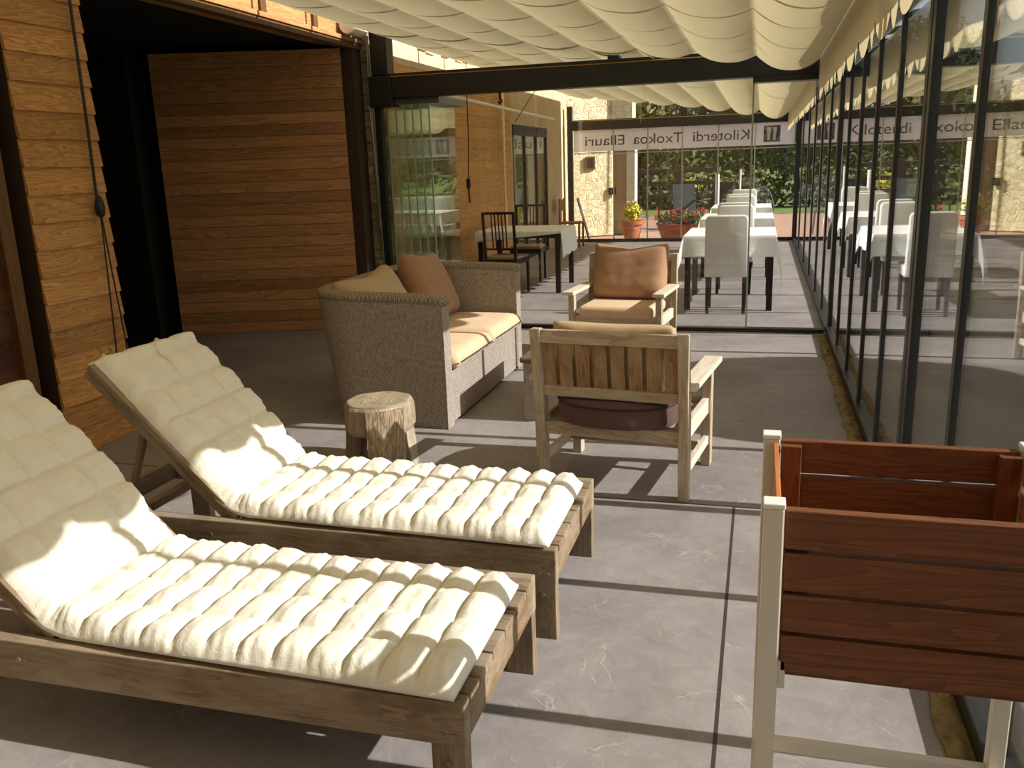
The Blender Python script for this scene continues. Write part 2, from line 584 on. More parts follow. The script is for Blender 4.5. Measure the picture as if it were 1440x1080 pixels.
M['stone'] = mat_stone('cream_stone', lin(222, 200, 152), lin(246, 232, 194), lin(238, 224, 188), 6.0)
M['stone_near'] = mat_stone('pier_stone', lin(120, 104, 80), lin(186, 168, 136), lin(150, 136, 110), 5)
M['mortar'] = mat_plain('rough_mortar', lin(128, 112, 78), .95, 0, .1, var=.45, vscale=16, bump=1.0, bscale=24)
M['grass'] = mat_plain('grass', lin(112, 124, 70), .9, 0, .1, var=.25, vscale=3)
M['brick_paving'] = mat_plain('terrace_paving', lin(176, 140, 118), .85, 0, .1, var=.14, vscale=4)
M['paving'] = mat_plain('outside_paving', lin(84, 80, 75), .85, 0, .1, var=.15, vscale=3)

# ------------------------------------------------------------------ the setting
# main axes: X right, Y down the length of the terrace, Z up; the glass wall stands at X = .61, the house wall at X = -3.76
XG = .61
XL = -3.76
YP = 8.1      # glass partition and its beam
YF = 17.3     # far glass wall

o = MB().box(XL, .66, -3, YF + .1, -.12, 0).build('floor', M['floor'])
struct(o, 'grey stamped concrete floor of the terrace', 'floor')
o = MB().box(-8.2, XL, 2.3, 8.25, -.12, 0).build('floor', M['floor'])
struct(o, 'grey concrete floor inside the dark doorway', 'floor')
o = MB().box(-8.2, -5.42, 4.2, 8.25, 0, .004).build('floor', M['void'])  # dark sheet puts the hall's shade into the floor colour
struct(o, 'near-black sheet standing in for the unlit floor deep inside the doorway', 'floor')


def clapboards(mb, y0, y1, z0, z1, pitch, x, thick=.022, thin=.006, sgn=1):
    """lapped boards on a wall facing +X"""
    k0 = math.floor(z0 / pitch)
    k = k0
    while k * pitch < z1 - .01:
        a, b = max(z0, k * pitch), min(z1, (k + 1) * pitch + .012)
        if b - a > .02:
            mb.prism([(x, a), (x + sgn * thick, a + .002), (x + sgn * thick, a + .012), (x + sgn * thin, b), (x, b)], y0, y1, 'y')
        k += 1
    return mb


# --- wall_left: the house front, with two openings
wl = struct_root('wall_left', 'house front of pine cladding, plaster and stone along the left side', 'wall')
MB().box(XL - .3, XL, 3.86, 4.43, 0, 3.3).build('pier', M['dark_jamb'], wl)  # dark colour puts the shade of the black gap on the pier end
clapboards(MB(), 3.855, 4.44, 0, 3.1, .147, XL).build('wood_cladding', M['pine'], wl)
# wall above the doorway: brown lintel, lit ledge, panels with shadow bars
MB().box(XL - .07, XL + .02, 4.44, 8.16, 2.66, 2.715).build('lintel', M['brown_frame'], wl)
MB().box(XL - .35, XL + .035, 4.44, 8.2, 2.715, 2.75).build('ledge', M['pine_header'], wl)
MB().box(XL - .35, XL - .012, 4.44, 8.2, 2.75, 3.2).build('header_panel', M['pine_header'], wl)
st = MB()
for k in range(6):
    yy = 8.13 - .84 * k
    st.box(XL - .02, XL + .012, yy - .04, yy + .04, 2.75, 3.2)
st.build('header_shadow_bar', M['brown_frame'], wl)  # brown bars stand in for mullion shadows on the header
# jamb and stone pier beyond the doorway
MB().box(XL - .28, XL + .006, 7.98, 8.17, 0, 2.66).build('jamb', M['dark_jamb'], wl, bevel=.004)
pr = MB()
for k in range(22):
    e = random.uniform(-.006, .012)
    pr.box(XL - .35, XL + .062 + e, 8.17 - e, 8.62, k * .15 + .004, k * .15 + .146)
pr.box(XL - .35, XL + .05, 8.19, 8.62, 0, 3.3)
pr.build('stone_pier', M['stone_near'], wl, bevel=.008)
# cladding of the far bay
MB().box(XL - .3, XL, 8.62, 13.42, 0, 2.66).build('cladding_backing', M['pine_far'], wl)
clapboards(MB(), 8.62, 13.42, 0, 2.62, .147, XL, .012, .006).build('wood_cladding', M['pine_far'], wl)
MB().box(XL - .3, XL + .012, 8.62, 13.5, 2.62, 2.86).build('plaster_band', M['plaster'], wl)
MB().box(XL - .3, XL + .01, 13.42, 13.5, 0, 2.62).build('plaster_pier', M['plaster'], wl)
MB().box(XL - .3, XL + .01, 15.85, YF + .2, 0, 2.86).build('plaster_face', M['plaster'], wl)
MB().box(XL - .3, XL + .01, 13.5, 15.85, 2.16, 2.86).build('plaster_lintel', M['plaster'], wl)
sb = MB()
for k in range(34):
    y0 = 8.62 + k * .257
    dx = random.uniform(-.02, .035)
    z0 = 2.86 + random.uniform(-.05, .01)
    sb.box(XL - .3, XL + .03 + dx, y0, y0 + .25, z0, 3.25)
sb.build('stone_course', M['stone'], wl, bevel=.015)
# wall toward the camera side, before the first opening (out of the frame, closes the room)
MB().box(XL - .3, XL, -3, 2.3, 0, 3.3).build('plaster_face', M['plaster'], wl)
MB().box(XL - .3, XL, 2.3, 3.86, 2.66, 3.3).build('header_panel', M['pine_header'], wl)

o = MB().box(XL, .7, -3.2, -3.0, 0, 3.2).build('wall_light_block', M['plaster'])  # added unseen wall, blocks light from behind the camera
struct(o, 'added plaster wall behind the camera that keeps stray light down', 'wall')
# hall behind the doorway; near-black faces stand in for its shade
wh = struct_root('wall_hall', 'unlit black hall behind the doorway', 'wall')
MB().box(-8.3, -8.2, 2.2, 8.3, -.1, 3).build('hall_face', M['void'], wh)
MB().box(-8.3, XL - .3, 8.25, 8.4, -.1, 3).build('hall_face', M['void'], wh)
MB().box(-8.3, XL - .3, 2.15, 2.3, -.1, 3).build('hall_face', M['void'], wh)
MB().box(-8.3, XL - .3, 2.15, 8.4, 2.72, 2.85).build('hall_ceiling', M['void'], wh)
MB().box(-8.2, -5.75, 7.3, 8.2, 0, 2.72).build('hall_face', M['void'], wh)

# open plank leaf at the far side of the doorway
A = Vector((-3.86, 7.95, 0))
B = Vector((-5.56, 7.42, 0))
ang = math.atan2(B.y - A.y, B.x - A.x)
dl = struct_root('door_1', 'broad plank door leaf swung open inside the dark doorway', 'door')
dl.location = A  # hinge side
dl.rotation_euler.z = ang
L = (B - A).length
MB().box(0, L, -.0, .035, .02, 2.66).build('door_core', M['pine_leaf'], dl)
d = MB()
for k in range(26):
    a, b = .0 + k * .105, min(2.66, .0 + (k + 1) * .105)
    if b - a > .03:
        d.prism([(0, a), (.009, a + .003), (.011, a + .012), (.008, b - .003), (0, b)], 0, L, 'x')
for v in d.bm.verts:                      # face the boards to the viewer's side of the leaf
    v.co.y = .035 + v.co.y
d.build('door_planks', M['pine_leaf'], dl)
# dark leaf at the very left
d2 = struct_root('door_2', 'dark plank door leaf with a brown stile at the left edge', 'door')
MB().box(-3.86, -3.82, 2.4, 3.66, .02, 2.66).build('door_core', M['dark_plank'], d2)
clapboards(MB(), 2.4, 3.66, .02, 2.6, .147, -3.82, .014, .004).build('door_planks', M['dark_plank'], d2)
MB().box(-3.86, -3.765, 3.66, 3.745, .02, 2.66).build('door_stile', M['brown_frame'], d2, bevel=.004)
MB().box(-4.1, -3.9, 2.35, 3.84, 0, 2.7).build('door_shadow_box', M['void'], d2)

# glazed dark door in the far bay
d3 = struct_root('door_3', 'dark-framed glazed door in the far left wall', 'door')
f = MB()
for y in (13.52, 14.28, 15.06, 15.8):
    f.box(XL - .03, XL + .015, y - .025, y + .025, 0, 2.16)
f.box(XL - .05, XL + .015, 13.5, 15.83, 2.0, 2.16)
f.box(XL - .05, XL + .015, 13.5, 15.83, 0, .08)
f.build('door_frame', M['black_metal'], d3, bevel=.005)
MB().box(XL - .02, XL - .012, 13.5, 15.83, .05, 2.05).build('door_glass', M['glass_green'], d3)
MB().box(XL - .12, XL - .09, 13.5, 15.85, 0, 2.19).build('curtain', M['plaster'], d3)

# --- steel posts and beams
def post(y, x0, x1, w, z1, name='trim_1', label=None):
    o = MB().box(x0, x1, y - w / 2, y + w / 2, 0, z1).build(name, M['black_metal'], bevel=.005)
    return struct(o, label, 'post')
post(8.1, -3.605, -3.54, .07, 2.2, 'trim_1', 'black steel post at the left end of the cross beam')
post(YF, -3.68, -3.58, .1, 2.6, 'trim_2', 'black steel post at the left end of the far glass wall')

bm_ = struct_root('trim_3', 'black steel cross beam above the glass partition with a yellow cable', 'beam')
MB().box(-3.6, .62, 8.04, 8.2, 2.2, 2.42).build('beam', M['black_metal'], bm_, bevel=.004)
MB().tube([(-3.58, 8.035, 2.392), (-1.5, 8.034, 2.385), (.6, 8.035, 2.388)], .005, 6).build('yellow_cable', M['yellow'], bm_)
MB().box(-3.62, -3.40, 8.0, 8.2, 2.12, 2.4).build('end_bracket', M['black_metal'], bm_, bevel=.004)
MB().box(-3.60, -3.43, 8.04, 8.2, 2.4, 2.95).build('post_head', M['black_metal'], bm_, bevel=.004)
MB().box(-1.34, -1.24, 8.04, 8.2, 2.42, 2.6).build('strut', M['black_metal'], bm_)
MB().box(-.1, .6, 8.03, 8.2, 2.155, 2.2).build('rail', M['black_metal'], bm_)
bf = struct_root('trim_4', 'black steel beam above the far glass wall', 'beam')
MB().box(-3.6, .62, YF - .1, YF + .06, 2.145, 2.335).build('beam', M['black_metal'], bf, bevel=.004)
MB().tube([(-3.58, YF - .105, 2.315), (.6, YF - .105, 2.312)], .006, 6).build('yellow_cable', M['yellow'], bf)
MB().box(-1.5, -1.38, YF - .08, YF + .04, 2.335, 2.55).build('strut', M['black_metal'], bf)

# --- roof rafters over the cloth
rf = struct_root('ceiling', 'thin steel glazing bars of the roof above the cloth canopy', 'roof')
mb = MB()
for k in range(-2, 22):
    y = 3.83 + .84 * k - 1.7
    mb.beam((.62, y, 2.44), (-3.6, y, 3.06), .03, .05)
mb.build('rafter', M['black_metal'], rf)
MB().box(.585, .68, -3, YF + .1, 2.26, 2.42).build('gutter', M['black_metal'], rf)

# --- right glass wall, two bays
mull_near = [y for y in (-1.21, -.37, .47, 1.31, 2.15, 2.98, 4.69, 5.53, 6.37, 7.21)]
w2 = struct_root('window_2', 'glass wall on the right of the lounge, slim black frames', 'window')
MB().box(XG - .02, XG + .06, -3, 8.0, 0, .075).build('sill_track', M['black_metal'], w2, bevel=.004)
MB().box(XG - .02, XG + .06, -3, 8.0, 2.195, 2.26).build('top_track', M['black_metal'], w2, bevel=.004)
MB().box(XG - .03, XG - .022, -3, 8.0, 2.2, 2.215).build('steel_strip', M['steel_edge'], w2)
for y in mull_near:
    MB().box(XG - .001, XG + .034, y - .025, y + .025, .075, 2.2).build('mullion', M['black_metal'], w2, bevel=.003)
for y in (3.79, 3.875, 8.03, 8.1):
    MB().box(XG - .008, XG + .07, y - .032, y + .032, 0, 2.26).build('post', M['black_metal'], w2, bevel=.003)
MB().box(XG + .010, XG + .014, -3, 8.0, .06, 2.21).build('pane', M['glass_wall'], w2)
MB().box(XG + .024, XG + .028, -3, 8.0, .06, 2.21).build('pane', M['glass_wall'], w2)
w3 = struct_root('window_3', 'glass wall on the right of the dining end, slim frames', 'window')
MB().box(XG - .02, XG + .06, 8.14, YF, 0, .05).build('sill_track', M['black_metal'], w3, bevel=.004)
MB().box(XG - .02, XG + .06, 8.14, YF, 2.195, 2.26).build('top_track', M['black_metal'], w3, bevel=.004)
for k, y in enumerate((9.15, 10.35, 11.75, 13.3, 15.2)):
    MB().box(XG - .0, XG + .034, y - .014, y + .014, .05, 2.2).build('mullion', M['black_metal'], w3, bevel=.003)
    MB().box(XG - .004, XG + .008, y + .02, y + .034, .05, 2.2).build('steel_strip', M['steel_edge'], w3)
MB().box(XG + .010, XG + .014, 8.14, YF, .03, 2.21).build('pane', M['glass_wall'], w3)
MB().box(XG + .024, XG + .028, 8.14, YF, .03, 2.21).build('pane', M['glass_wall'], w3)
MB().box(XG - .03, XG + .07, YF - .07, YF + .07, 0, 2.5).build('post', M['black_metal'], w3)

# rough mortar strip along the foot of the glass wall
mb = MB()
def mort(u, v):
    y = -1 + 9 * u
    x = .515 + .078 * v
    n1 = noise.fractal(Vector((x * 14, y * 9, 1.3)), 1, 2, 4)
    edge = .02 * noise.noise(Vector((y * 5, 2.2, 0)))
    z = .004 + .03 * math.sin(PI * min(1, v * .8 + .1)) * (.55 + .8 * n1)
    return Vector((x + (edge if v < .3 else 0), y, max(.001, z)))
mb.grid(mort, 500, 8)
o = mb.build('trim_5', M['mortar'], smooth=True)
struct(o, 'rough brown mortar strip along the foot of the glass wall', 'trim')

# --- glass partition under the cross beam
w4 = struct_root('window_4', 'frameless glass partition under the cross beam with folded panes at the left', 'window')
MB().box(-3.54, .58, 8.06, 8.16, 0, .035).build('floor_track', M['black_metal'], w4)
for x0, x1 in ((-2.96, -2.02), (-2.01, -1.06), (-1.05, -.1)):
    MB().box(x0, x1, 8.095, 8.105, .02, 2.2).build('pane', M['glass'], w4)
    MB().box(x0, x1, 8.085, 8.115, .01, .045).build('pane_shoe', M['steel_edge'], w4)
MB().box(-.1, -.085, 8.09, 8.11, .02, 2.2).build('pane_edge', M['glass_edge'], w4)
for k in range(6):
    x = -3.5 + .085 * k
    MB().box(x, x + .01, 8.14, 8.86, .02, 2.14).build('folded_pane', M['glass_green'], w4)
    MB().box(x - .001, x + .011, 8.12, 8.138, .02, 2.14).build('pane_edge', M['glass_edge'], w4)
MB().box(-3.52, -2.96, 8.12, 8.9, 2.14, 2.2).build('folded_rail', M['grey_metal'], w4)

# --- far glass wall
w1 = struct_root('window_1', 'frameless glass wall closing the far end of the terrace', 'window')
MB().box(-3.6, .6, YF - .03, YF + .05, 0, .06).build('floor_track', M['black_metal'], w1)
xs = [-3.58, -2.78, -2.12, -1.467, -.805, -.14, .58]
for a, b in zip(xs, xs[1:]):
    MB().box(a + .006, b - .006, YF - .005, YF + .005, .05, 2.15).build('pane', M['glass'], w1)
    if b < .5:
        MB().box(b - .012, b + .012, YF - .007, YF + .007, .05, 2.15).build('pane_edge', M['steel_edge'], w1)

# sign band stuck on the far glass: reads from outside, so it is mirrored from within
sg = thing('sign_band', 'white frosted band with mirrored grey lettering across the far glass wall', 'sign', (0, YF + .012, 0))
MB().box(-3.56, .56, -.001, .001, 1.745, 2.143).build('film', M['film'], sg)
MB().box(-3.56, .56, -.0015, .0015, 1.715, 1.728).build('stripe', M['letter'], sg)
MB().box(-3.56, .56, -.0015, .0015, 1.69, 1.703).build('stripe', M['sign_white'], sg)


def word(txt, xa, xb, zb, cap):
    """letters in the XZ plane, reading toward -X (for someone standing outside)"""
    cu = bpy.data.curves.new('tmp', 'FONT')
    cu.body = txt
    cu.size = 1
    cu.extrude = .003
    ob = bpy.data.objects.new('tmp', cu)
    COL.objects.link(ob)
    dg = bpy.context.evaluated_depsgraph_get()
    me = bpy.data.meshes.new_from_object(ob.evaluated_get(dg))
    bpy.data.objects.remove(ob)
    x0 = min(v.co.x for v in me.vertices)
    x1 = max(v.co.x for v in me.vertices)
    h = max(v.co.y for v in me.vertices)
    for v in me.vertices:
        x, y, z = v.co
        v.co = (xa - (x - x0) / (x1 - x0) * (xa - xb), z, zb + y / h * cap)
    me.name = 'lettering'
    ob = bpy.data.objects.new('lettering', me)
    COL.objects.link(ob)
    me.materials.append(M['letter'])
    ob.parent = sg
    return ob


word('Kiloterdi', -.25, -1.27, 1.86, .18)
word('Txokoa', -1.465, -2.40, 1.857, .18)
word('Ellauri', -2.57, -3.335, 1.853, .18)
em = MB().box(.005, .3, -.003, .003, 1.80, 2.09).build('emblem', M['letter'], sg)
MB().prism([(.075, 1.83), (.115, 1.83), (.12, 1.95), (.135, 1.96), (.135, 2.06), (.06, 2.06), (.06, 1.96), (.072, 1.95)], -.005, .005, 'y').build('fork', M['sign_white'], em)
MB().prism([(.175, 1.83), (.215, 1.83), (.22, 1.93), (.24, 1.98), (.235, 2.06), (.175, 2.06)], -.005, .005, 'y').build('knife', M['sign_white'], em)

# ------------------------------------------------------------------ cloth canopies
def canopy(name, label, y0, y1, sags):
    t = thing(name, label, 'canopy')
    n = len(sags)
    x_r, z_r, pitch, slope = .42, 2.305, .5, .1225
    mb = MB()
    NU, NV = 24 * n, int((y1 - y0) / .06)
    def f(u, v):
        s = u * n
        k = min(n - 1, int(s))
        q = s - k
        y = y0 + (.26 if y0 > 7 and s < 2.7 else 0) * (1 - v) + (y1 - y0) * v
        x = x_r - pitch * s
        z = z_r + slope * pitch * s
        sag = sags[k] * (1 + .25 * noise.noise(Vector((k * 3.1, y * .8, 0))))
        prof = 1 - abs(2 * q - 1) ** 2.3
        # soft gathers where the hem cords pull across each lobe
        ph = (y * 1.19) % 1.0
        gather = math.exp(-((ph - .5) / .035) ** 2) * .012
        z -= sag * prof * (1 - gather * 6) - gather * prof
        z += .004 * noise.noise(Vector((x * 4, y * 3, 7)))
        return Vector((x, y, z))
    mb.grid(f, NU, NV)
    c = mb.build('cloth', M['canopy'], t, smooth=True, recalc=False)
    return t


cn = canopy('canopy', 'cream cloth canopy slung in long swags over the lounge', -2.6, 8.0, [.12, .085, .07, .06, .05, .045, .04, .035])
canopy('canopy', 'cream cloth canopy slung in long swags over the dining end', 7.97, 17.05, [.13, .11, .08, .07, .06, .05, .045, .04])

# scalloped valance hanging beside the glass wall
def valance(name, label, y0, y1):
    mb = MB()
    sc = .33
    NU, NV = int((y1 - y0) / .022), 8
    def f(u, v):
        y = y0 + (y1 - y0) * u
        q = ((y - y0) / sc) % 1
        drop = 1.97 + .12 * (1 - math.sin(PI * q) ** .55) + .012 * noise.noise(Vector((y * 2, 0, 3)))
        z = 2.315 + (drop - 2.315) * v
        x = .425 + .008 * math.sin(y * 9) * v + .012 * v * noise.noise(Vector((y * 3, v, 0)))
        return Vector((x, y, z))
    mb.grid(f, NU, NV)
    o = mb.build(name, M['valance'], smooth=True, recalc=False)
    return tag(o, label, 'valance')


valance('valance', 'scalloped cream valance hanging beside the near glass wall', -2.6, 7.97)
valance('valance', 'scalloped cream valance at the dining end beside the far glass', 8.3, 17.1)

# rolled end of the canopy tube on the left
o = MB().tube([(-3.66, 7.72, 2.83), (-3.66, 8.0, 2.83)], .082, 24).build('canopy_roller', M['white_plaster'], smooth=False, bevel=.01)
tag(o, 'pale round roller end mounted beside the black post under the canopy', 'roller')

# ------------------------------------------------------------------ small fittings on the left wall
t = thing('hanging_cable', 'black cable with a plug hanging on the plank strip at left', 'cable', (XL + .05, 4.3, 0))
MB().tube([(0, .035, 3.0), (0, .03, 2.5), (.005, .02, 1.9), (0, .016, 1.45)], .009, 6).build('cord', M['cable'], t)
MB().lathe([(.008, 1.33), (.024, 1.345), (.03, 1.385), (.026, 1.42), (.012, 1.455)], (.012, .016, 0), 12).build('plug', M['cable'], t, smooth=True)
MB().tube([(.01, .016, 1.34), (.012, .0, 1.0), (.012, -.02, .55), (.012, -.03, .3), (.012, .02, .24), (.012, .075, .3), (.012, .07, .6), (.012, .04, 1.0), (.012, .02, 1.33)], .005, 6).build('cord_loop', M['cable'], t)
t = thing('hanging_wires', 'bundle of grey wires hanging down the stone pier by the black post', 'wire', (XL + .09, 8.13, 0))
for k in range(3):
    MB().tube([(.008 * k, .012 * math.sin(z * 5 + 2 * k) + .01 * k, z) for z in [2.78 - .1 * i for i in range(13 + 6 * k)]], .006, 6).build('wire', M['steel_edge'], t)
o = MB().tube([(-3.55, 9.4, 2.36), (-3.6, 12.6, 2.335), (-3.62, 15.9, 2.31)], .022, 10).build('curtain_rod', M['white_paint'], smooth=True)
tag(o, 'long white pole running along the left wall above the far cladding', 'pole')
t = thing('pull_cord', 'thin black pull cord with a wooden grip hanging under the cross beam', 'cord', (-2.72, 8.24, 0))
MB().tube([(0, 0, 2.3), (-.005, .0, 1.8), (-.03, .02, 1.43)], .005, 6).build('cord', M['cable'], t)
MB().tube([(-.03, .02, 1.43), (-.03, .02, 1.34)], .02, 10).build('grip', M['cable'], t)
MB().tube([(-.03, .02, 1.34), (-.025, .02, 1.2)], .011, 8).build('tassel', M['brown_frame'], t)
o = MB().tube([(XL + .08, 12.75, 2.75 - .06 * i) if i % 2 else (XL + .086, 12.76, 2.75 - .06 * i) for i in range(38)], lambda s: .022 + .007 * math.sin(s * 240), 8).build('hanging_rope', M['rope'], smooth=True)
tag(o, 'pale beaded rope hanging in front of the far cladding', 'rope')
o = MB().tube([(-2.36, 8.12, 2.21), (-2.36, 8.12, 2.15), (-2.345, 8.12, 2.12), (-2.36, 8.12, 2.1), (-2.375, 8.12, 2.12)], .012, 8).build('hook', M['cable'])
tag(o, 'small black hook under the cross beam', 'hook')
o = MB().tube([(-2.2, 9.3, 2.45), (-3.7, 13.5, 2.18)], .006, 6).build('stay_wire', M['cable'])
tag(o, 'thin dark wire slanting down to the glazed door', 'wire')

# ------------------------------------------------------------------ sun loungers
def cushion_mesh():
    """tufted pad that lies flat and climbs the backrest; local x = 0 at the foot, -x toward the head"""
    flat, rad, inc, a = 1.13, .22, .675, R(45)
    arc = rad * a
    total = flat + arc + inc
    def path(s):
        if s <= flat:
            return Vector((-.02 - s, 0, .338)), Vector((0, 0, 1))
        if s <= flat + arc:
            th = (s - flat) / rad
            return Vector((-.02 - flat - rad * math.sin(th), 0, .338 + rad * (1 - math.cos(th)))), Vector((math.sin(th), 0, math.cos(th)))
        q = s - flat - arc
        b = Vector((-.02 - flat - rad * math.sin(a), 0, .338 + rad * (1 - math.cos(a))))
        return b + Vector((-math.cos(a), 0, math.sin(a))) * q, Vector((math.sin(a), 0, math.cos(a)))
    y0, y1 = -.322, .258
    W = y1 - y0
    ds, dw = total / 20, W / 4
    mb = MB()
    NU, NV = 240, 48
    def top(u, v):
        s = u * total
        w = v * W
        p, n = path(s)
        inc_ = s > flat
        ph_ = s / ds if not inc_ else flat / ds + (s - flat) / .138
        rs = abs(math.sin(PI * ph_)) ** .42
        if inc_:
            rs = 1 - (1 - rs) * (1 - .18 * min(1, (s - flat) / .2))
        rw = abs(math.sin(PI * w / dw)) ** .42
        bulge = rs * (.34 + .66 * rw)
        ew = min(1, (min(w, W - w) / .035)) ** .5 if 0 < v < 1 else 0
        es = min(1, (min(s, total - s) / .035)) ** .5 if 0 < u < 1 else 0
        wr = .006 * noise.noise(Vector((s * 22, w * 14, 1))) + .004 * noise.noise(Vector((s * 60, w * 25, 5)))
        # gathered ruffle along the long sides
        side = math.exp(-(min(w, W - w) / .03) ** 2)
        wr += side * .0045 * math.sin(s * 190 + 3 * noise.noise(Vector((s * 8, 0, 0))))
        h = .012 + (.027 + (.025 + (.010 if inc_ else 0)) * bulge + wr) * ew * es
        k_ = max(0, min(1, (s - flat) / (total - flat)))
        yy = y0 + w - .035 * max(0, 1 - s / flat) + .035 * min(1, 2.5 * k_) + .006 * math.sin(s * 9) * (1 if v > .5 else -1) + side * .004 * noise.noise(Vector((s * 30, v, 9)))
        return p + Vector((0, yy, 0)) + n * h
    V = mb.grid(top, NU, NV)
    def bot(u, v):
        s = u * total
        p, n = path(s)
        k_ = max(0, min(1, (s - flat) / (total - flat)))
        return p + Vector((0, y0 - .035 * max(0, 1 - s / flat) + .035 * min(1, 2.5 * k_) + v * W, 0)) + n * .001
    V2 = mb.grid(bot, NU, NV)
    for i in range(NU):
        for j in (0, NV):
            mb.bm.faces.new((V[i][j], V[i + 1][j], V2[i + 1][j], V2[i][j]))
    for j in range(NV):
        for i in (0, NU):
            mb.bm.faces.new((V[i][j], V[i][j + 1], V2[i][j + 1], V2[i][j]))
    return mb


def make_lounger():
    t = thing('sun_lounger', '', 'sun lounger', group='wooden sun loungers with tufted pads')
    W2 = .343
    for s in (-1, 1):
        MB().box(-1.95, 0, s * W2 - (.042 if s > 0 else 0), s * W2 + (.042 if s < 0 else 0), .205, .325).build('side_rail', M['lounger_wood'], t, bevel=.004)
        for x in (-.09, -1.86):
            MB().box(x, x + .088, s * W2 - (.043 if s > 0 else -.001), s * W2 + (.043 if s < 0 else -.001), 0, .21).build('leg', M['lounger_leg'], t, bevel=.003)
    for s in (-1, 1):
        for x, z in ((-.03, .235), (-.06, .235), (-.045, .16), (-1.3, .27)):
            MB().tube([(x, s * (W2 - .002), z), (x, s * (W2 + .004), z)], .008, 8).build('bolt', M['bolt'], t)
    MB().box(-.03, 0, -W2 + .042, W2 - .042, .215, .30).build('end_rail', M['lounger_end'], t, bevel=.003)
    MB().box(-1.95, -1.92, -W2 + .042, W2 - .042, .215, .30).build('end_rail', M['lounger_end'], t, bevel=.003)
    MB().box(-1.22, -1.18, -W2 + .042, W2 - .042, .24, .30).build('cross_rail', M['lounger_end'], t, bevel=.003)
    sl = MB()
    n = 6
    pw = (2 * W2 - .005) / n
    for k in range(n):
        y = -W2 + .002 + k * pw
        if k == 0 or k == n - 1:
            # outer boards sit between the rails
            ya, yb = (y + .044, y + pw - .004) if k == 0 else (y + .004, y + pw - .044)
        else:
            ya, yb = y + .004, y + pw - .004
        sl.box(-1.2, .003, ya, yb, .302, .327)
    sl.build('slat_deck', M['lounger_wood'], t, bevel=.003)
    # backrest
    bk = bpy.data.objects.new('backrest', None)
    COL.objects.link(bk)
    bk.parent = t
    bk.location = (-1.22, 0, .315)
    bk.rotation_euler = (0, R(45), 0)
    s2 = MB()
    for k in range(6):
        y = -.305 + k * .1005
        s2.box(-.785, 0, y, y + .095, -.0, .022)
    s2.build('backrest_slat', M['lounger_wood'], bk, bevel=.003)
    for s in (-1, 1):
        MB().box(-.785, .0, s * .27 - .02, s * .27 + .02, -.045, -.001).build('backrest_bearer', M['lounger_wood'], bk, bevel=.003)
    # prop
    for s in (-1, 1):
        MB().beam((-1.62, s * .2, .66), (-1.78, s * .2, .25), .03, .02).build('prop', M['lounger_leg'], t, bevel=.002)
    MB().box(-1.80, -1.76, -W2 + .042, W2 - .042, .215, .25).build('cross_rail', M['lounger_end'], t, bevel=.003)
    mt = cushion_mesh().build('mattress', M['cushion'], t, smooth=True)
    for y in (-.25, .06):
        p = Vector((-1.22 - .785 * math.cos(R(45)), y + .03, .315 + .785 * math.sin(R(45))))
        MB().tube([p + Vector((.10, 0, -.06)), p + Vector((.06, 0, .0)), p + Vector((.0, .01, .03)), p + Vector((-.03, .02, .0)), p + Vector((.0, .02, -.05))], .008, 6).build('strap', M['strap'], mt)
    return t


l1 = make_lounger()
l1.location = (-.605, 2.89, 0)
l1['label'] = 'wooden sun lounger farther from the camera, its foot beside the log stool and armchair'
l2 = dup(l1, 'wooden sun lounger nearest the camera with slatted shade patch on its foot end', (-.63, 2.03, 0))

